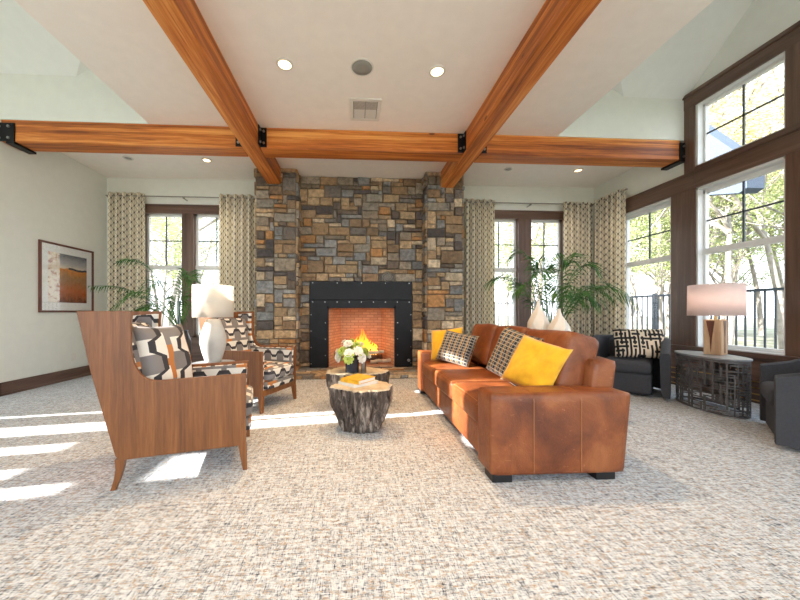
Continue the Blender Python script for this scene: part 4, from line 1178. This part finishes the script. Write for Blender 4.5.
# ------------------------------------------------------------------ outdoors
struct(obj('ground', boxes((-60, 90, -40, 110, -.5, -.25)), 'lawn'))
struct(obj('terrace_floor', boxes((XR + .18, 6.5, -4, 10.4, -.25, -.06), (-6, XR + .18, YB + .18, 10.4, -.25, -.06)), 'deck'))
def railing(pts, z0, z1, label):
    r = empty('railing', (pts[0][0], pts[0][1], 0)); o_ = Vector((pts[0][0], pts[0][1], 0)); A = Vector((*pts[0], 0)) - o_; B = Vector((*pts[1], 0)) - o_; L = (B - A).length
    bm = NB(); n_ = int(L / .115)
    for k in range(n_ + 1):
        p = A.lerp(B, k / n_); box(bm, p.x - .009, p.x + .009, p.y - .009, p.y + .009, z0, z1)
    obj('balusters', bm, 'railing_paint', r)
    bm = NB(); d = (B - A).normalized() * .0; 
    for z in (z0, z1): 
        if abs(B.x - A.x) > abs(B.y - A.y): box(bm, min(A.x, B.x), max(A.x, B.x), -.025, .025, z - .02, z + .02)
        else: box(bm, -.025, .025, min(A.y, B.y), max(A.y, B.y), z - .02, z + .02)
    obj('rails', bm, 'railing_paint', r)
    for k in range(int(L / 2) + 1):
        p = A.lerp(B, k / int(L / 2)); bm = boxes((p.x - .03, p.x + .03, p.y - .03, p.y + .03, -.06, z1 + .05)); obj('post', bm, 'railing_paint', r)
    return tag(r, label, 'railing', 'terrace railings')
railing(((6.1, 0), (6.1, 10.0)), .42, 1.43, 'dark metal railing outside the tall windows on the right')
railing(((-5.5, 10.0), (6.0, 10.0)), .42, 1.40, 'dark metal railing outside the back windows')
# neighbouring roof gable in the tall window
bm = NB(); x = 8.0
prism(bm, [(x, 7.4, 6.21), (x, 5.95, 4.26), (x, 5.95, 3.98), (x, 7.4, 5.93)], (.06, 0, 0))
prism(bm, [(x + .06, 7.4, 6.17), (x + .06, 5.97, 4.22), (x + .06, 5.97, 3.66), (x + .06, 6.1, 3.60), (x + .06, 7.4, 4.0)], (.4, 0, 0))
r = empty('neighbour_roof'); obj('fascia', bm, 'roof_paint', r)
obj('post', boxes((x + .3, x + .45, 7.2, 7.35, -.25, 4.0)), 'roof_paint', r)
tag(r, 'blue grey roof edge of a porch seen through the tall window', 'roof')

def tree_mesh(seed, H, r0, leafn, leafmat, spread=1.0):
    rr = random.Random(seed); bm = NB(); lf = NB(); tips = []
    def grow(p, d, L, r, lev):
        n_ = 5; pts = [p]; q = p; dd = d.copy()
        for i in range(n_):
            dd = (dd + Vector((rr.uniform(-1, 1), rr.uniform(-1, 1), rr.uniform(-.3, .6))) * (.10 + .07 * lev)).normalized(); q = q + dd * L / n_; pts.append(q)
        tube(bm, pts, [r * (1 - .5 * i / n_) for i in range(n_ + 1)], 7 if lev < 2 else 4, cap=False)
        if lev >= 2: tips.extend(pts[1:])
        if lev < 4:
            for _ in range(rr.choice((3, 4)) if lev == 0 else rr.choice((2, 3, 3))):
                t = rr.uniform(.35 if lev == 0 else .3, 1); i = min(n_ - 1, int(t * n_)); b = pts[i].lerp(pts[i + 1], t * n_ - i)
                a = rr.uniform(0, 2 * pi); nd = (dd * .7 + Vector((cos(a), sin(a), rr.uniform(-.1, .5))) * .9 * spread).normalized()
                grow(b, nd, L * rr.uniform(.5, .75), r * .5, lev + 1)
    grow(Vector((0, 0, -.1)), Vector((rr.uniform(-.15, .15), rr.uniform(-.15, .15), 1)).normalized(), H, r0, 0)
    for _ in range(leafn):
        c = rr.choice(tips) + Vector((rr.gauss(0, .16), rr.gauss(0, .16), rr.gauss(0, .16))); s = rr.uniform(.018, .042)
        u = Vector((rr.uniform(-1, 1), rr.uniform(-1, 1), rr.uniform(-1, 1))).normalized(); v = u.orthogonal().normalized()
        lf.faces.new([lf.verts.new(c + x) for x in (u * s, v * s * .6, -u * s, -v * s * .6)])
    r = empty('tree')
    obj('trunk', bm, 'bark', r, smooth=True); obj('foliage', lf, leafmat, r)
    return r
protos = [tree_mesh(1, 3.6, .075, 5200, 'tree_leaf_gold'), tree_mesh(2, 3.2, .065, 5200, 'tree_leaf_green'), tree_mesh(3, 4.2, .09, 3600, 'tree_leaf_gold', .8), tree_mesh(4, 3.0, .05, 1600, 'tree_leaf_green', 1.2)]
spots = [  # x, y, proto, rot, scale, label
    (10.4, 6.2, 0, 10, .9, 'golden leaved tree just outside the tall window, right pane'),
    (9.2, 9.4, 1, 80, .9, 'light green tree seen through the far right window'),
    (11.5, 9.0, 2, 200, 1.2, 'tall gold tinged tree behind the porch roof'),
    (12.5, 6.6, 1, 150, 1.3, 'spreading light green tree beyond the lattice table lamp'),
    (9.8, 10.5, 0, 260, 1.1, 'golden tree beside the curtain of the far right window'),
    (15.5, 12.5, 3, 30, 1.5, 'thin bare branched tree far right'),
    (14.0, 9.4, 0, 300, 1.5, 'broad golden tree farther out on the right lawn'),
    (18.0, 10.5, 1, 10, 1.8, 'distant light green tree on the right'),
    (18.0, 15.5, 2, 70, 1.8, 'distant tall gold tree on the right'),
    (13.2, 13.0, 1, 190, 1.4, 'green tree beyond the far right window'),
    (22.0, 13.0, 0, 120, 2.2, 'far golden tree on the right horizon'),
    (22.0, 20.0, 1, 100, 2.2, 'far green tree on the right horizon'),
    (12.0, 16.5, 0, 45, 1.6, 'far golden tree seen past the corner curtains'),
    (-5.3, 9.0, 3, 20, 1.0, 'thin tree with curved branches seen in the left window, left sash'),
    (-4.55, 11.2, 2, 140, 1.1, 'thick grey trunk seen in the left window, right sash'),
    (-8.5, 14.0, 3, 220, 1.4, 'bare tree farther back beyond the left window'),
    (4.6, 12.0, 1, 60, 1.2, 'light green tree seen in the right back window, left sash'),
    (6.9, 11.6, 1, 170, 1.0, 'light green tree seen in the right back window, right sash'),
    (8.6, 15.0, 0, 250, 1.4, 'golden tree farther back beyond the right back window'),
    (5.5, 17.5, 2, 320, 1.5, 'distant gold tree beyond the right back window')]
usedp = set()
for x, y, k, rot, s, lab in spots:
    o = protos[k] if k not in usedp else copy_tree(protos[k]); usedp.add(k)
    o.location = (x, y, -.25); o.rotation_euler = (0, 0, radians(rot)); o.scale = (s, s, s); tag(o, lab, 'tree', 'trees outside the windows')
rw = random.Random(12)
for i in range(26):   # the woods farther back
    if i < 18: ang = radians(rw.uniform(40, 58)); rad = rw.uniform(19, 38)
    elif i < 22: ang = radians(rw.uniform(24, 38)); rad = rw.uniform(20, 34)
    else: ang = radians(rw.uniform(-34, -20)); rad = rw.uniform(20, 34)
    k = rw.choice((0, 1, 0, 1, 2)); o = copy_tree(protos[k]); s = rw.uniform(1.5, 2.1)
    o.location = (rad * sin(ang), rad * cos(ang), -.25); o.rotation_euler = (0, 0, rw.uniform(0, 6)); o.scale = (s, s, s)
    tag(o, 'one of many pale trees in the woods far beyond the terrace', 'tree', 'distant woods')
for x, y, s, lab in ((9.6, 7.0, .42, 'grey boulder on the lawn seen right of the pink lamp'), (10.3, 6.5, .36, 'smaller grey boulder beside the first on the lawn')):
    bm = NB(); bmesh.ops.create_icosphere(bm, subdivisions=3, radius=1)
    for v in bm.verts: v.co = v.co * (1 + .25 * noise.noise(v.co * 1.3 + Vector((x, y, 0)))); v.co.z *= .7
    tag(obj('boulder', bm, 'boulder', smooth=True, loc=(x, y, -.1)), lab, 'boulder', 'boulders on the lawn').scale = (s, s, s)

# ------------------------------------------------------------------ camera, light, world, colour
cam = bpy.data.cameras.new('camera'); co = bpy.data.objects.new('camera', cam); C.objects.link(co); sc.camera = co
cam.sensor_width = 36; cam.lens = 310 / 800 * 36; cam.shift_x = 29 / 800; cam.shift_y = 12 / 800; cam.clip_start = .05; cam.clip_end = 400
co.location = (0, 0, 1.1); co.rotation_euler = (radians(90), 0, radians(-3))
sun = bpy.data.lights.new('sun', 'SUN'); sun.energy = 14; sun.angle = radians(.6); sun.color = (1, .96, .9)
so = bpy.data.objects.new('sun', sun); C.objects.link(so)
so.rotation_euler = Vector((1, .16, -.42)).to_track_quat('-Z', 'Y').to_euler()
w = bpy.data.worlds.new('world'); sc.world = w; w.use_nodes = True; nt = w.node_tree
bg = nt.nodes['Background']; tc = nt.nodes.new('ShaderNodeTexCoord'); sep = nt.nodes.new('ShaderNodeSeparateXYZ'); rp = nt.nodes.new('ShaderNodeValToRGB')
nt.links.new(tc.outputs['Generated'], sep.inputs[0]); nt.links.new(sep.outputs[2], rp.inputs[0]); nt.links.new(rp.outputs[0], bg.inputs[0])
rp.color_ramp.elements[0].position = 0.0; rp.color_ramp.elements[0].color = (.90, .95, 1.0, 1); rp.color_ramp.elements[1].position = .8; rp.color_ramp.elements[1].color = (.66, .82, 1.0, 1)
bg.inputs[1].default_value = 2.1
sc.view_settings.view_transform = 'Standard'; sc.view_settings.look = 'None'; sc.view_settings.gamma = 1; sc.view_settings.exposure = .9
sc.view_settings.use_curve_mapping = False
sc.cycles.use_denoising = True
sc.cycles.max_bounces = 10; sc.cycles.diffuse_bounces = 6; sc.cycles.glossy_bounces = 4; sc.cycles.transparent_max_bounces = 16; sc.cycles.caustics_reflective = False
sc.cycles.sample_clamp_indirect = 6
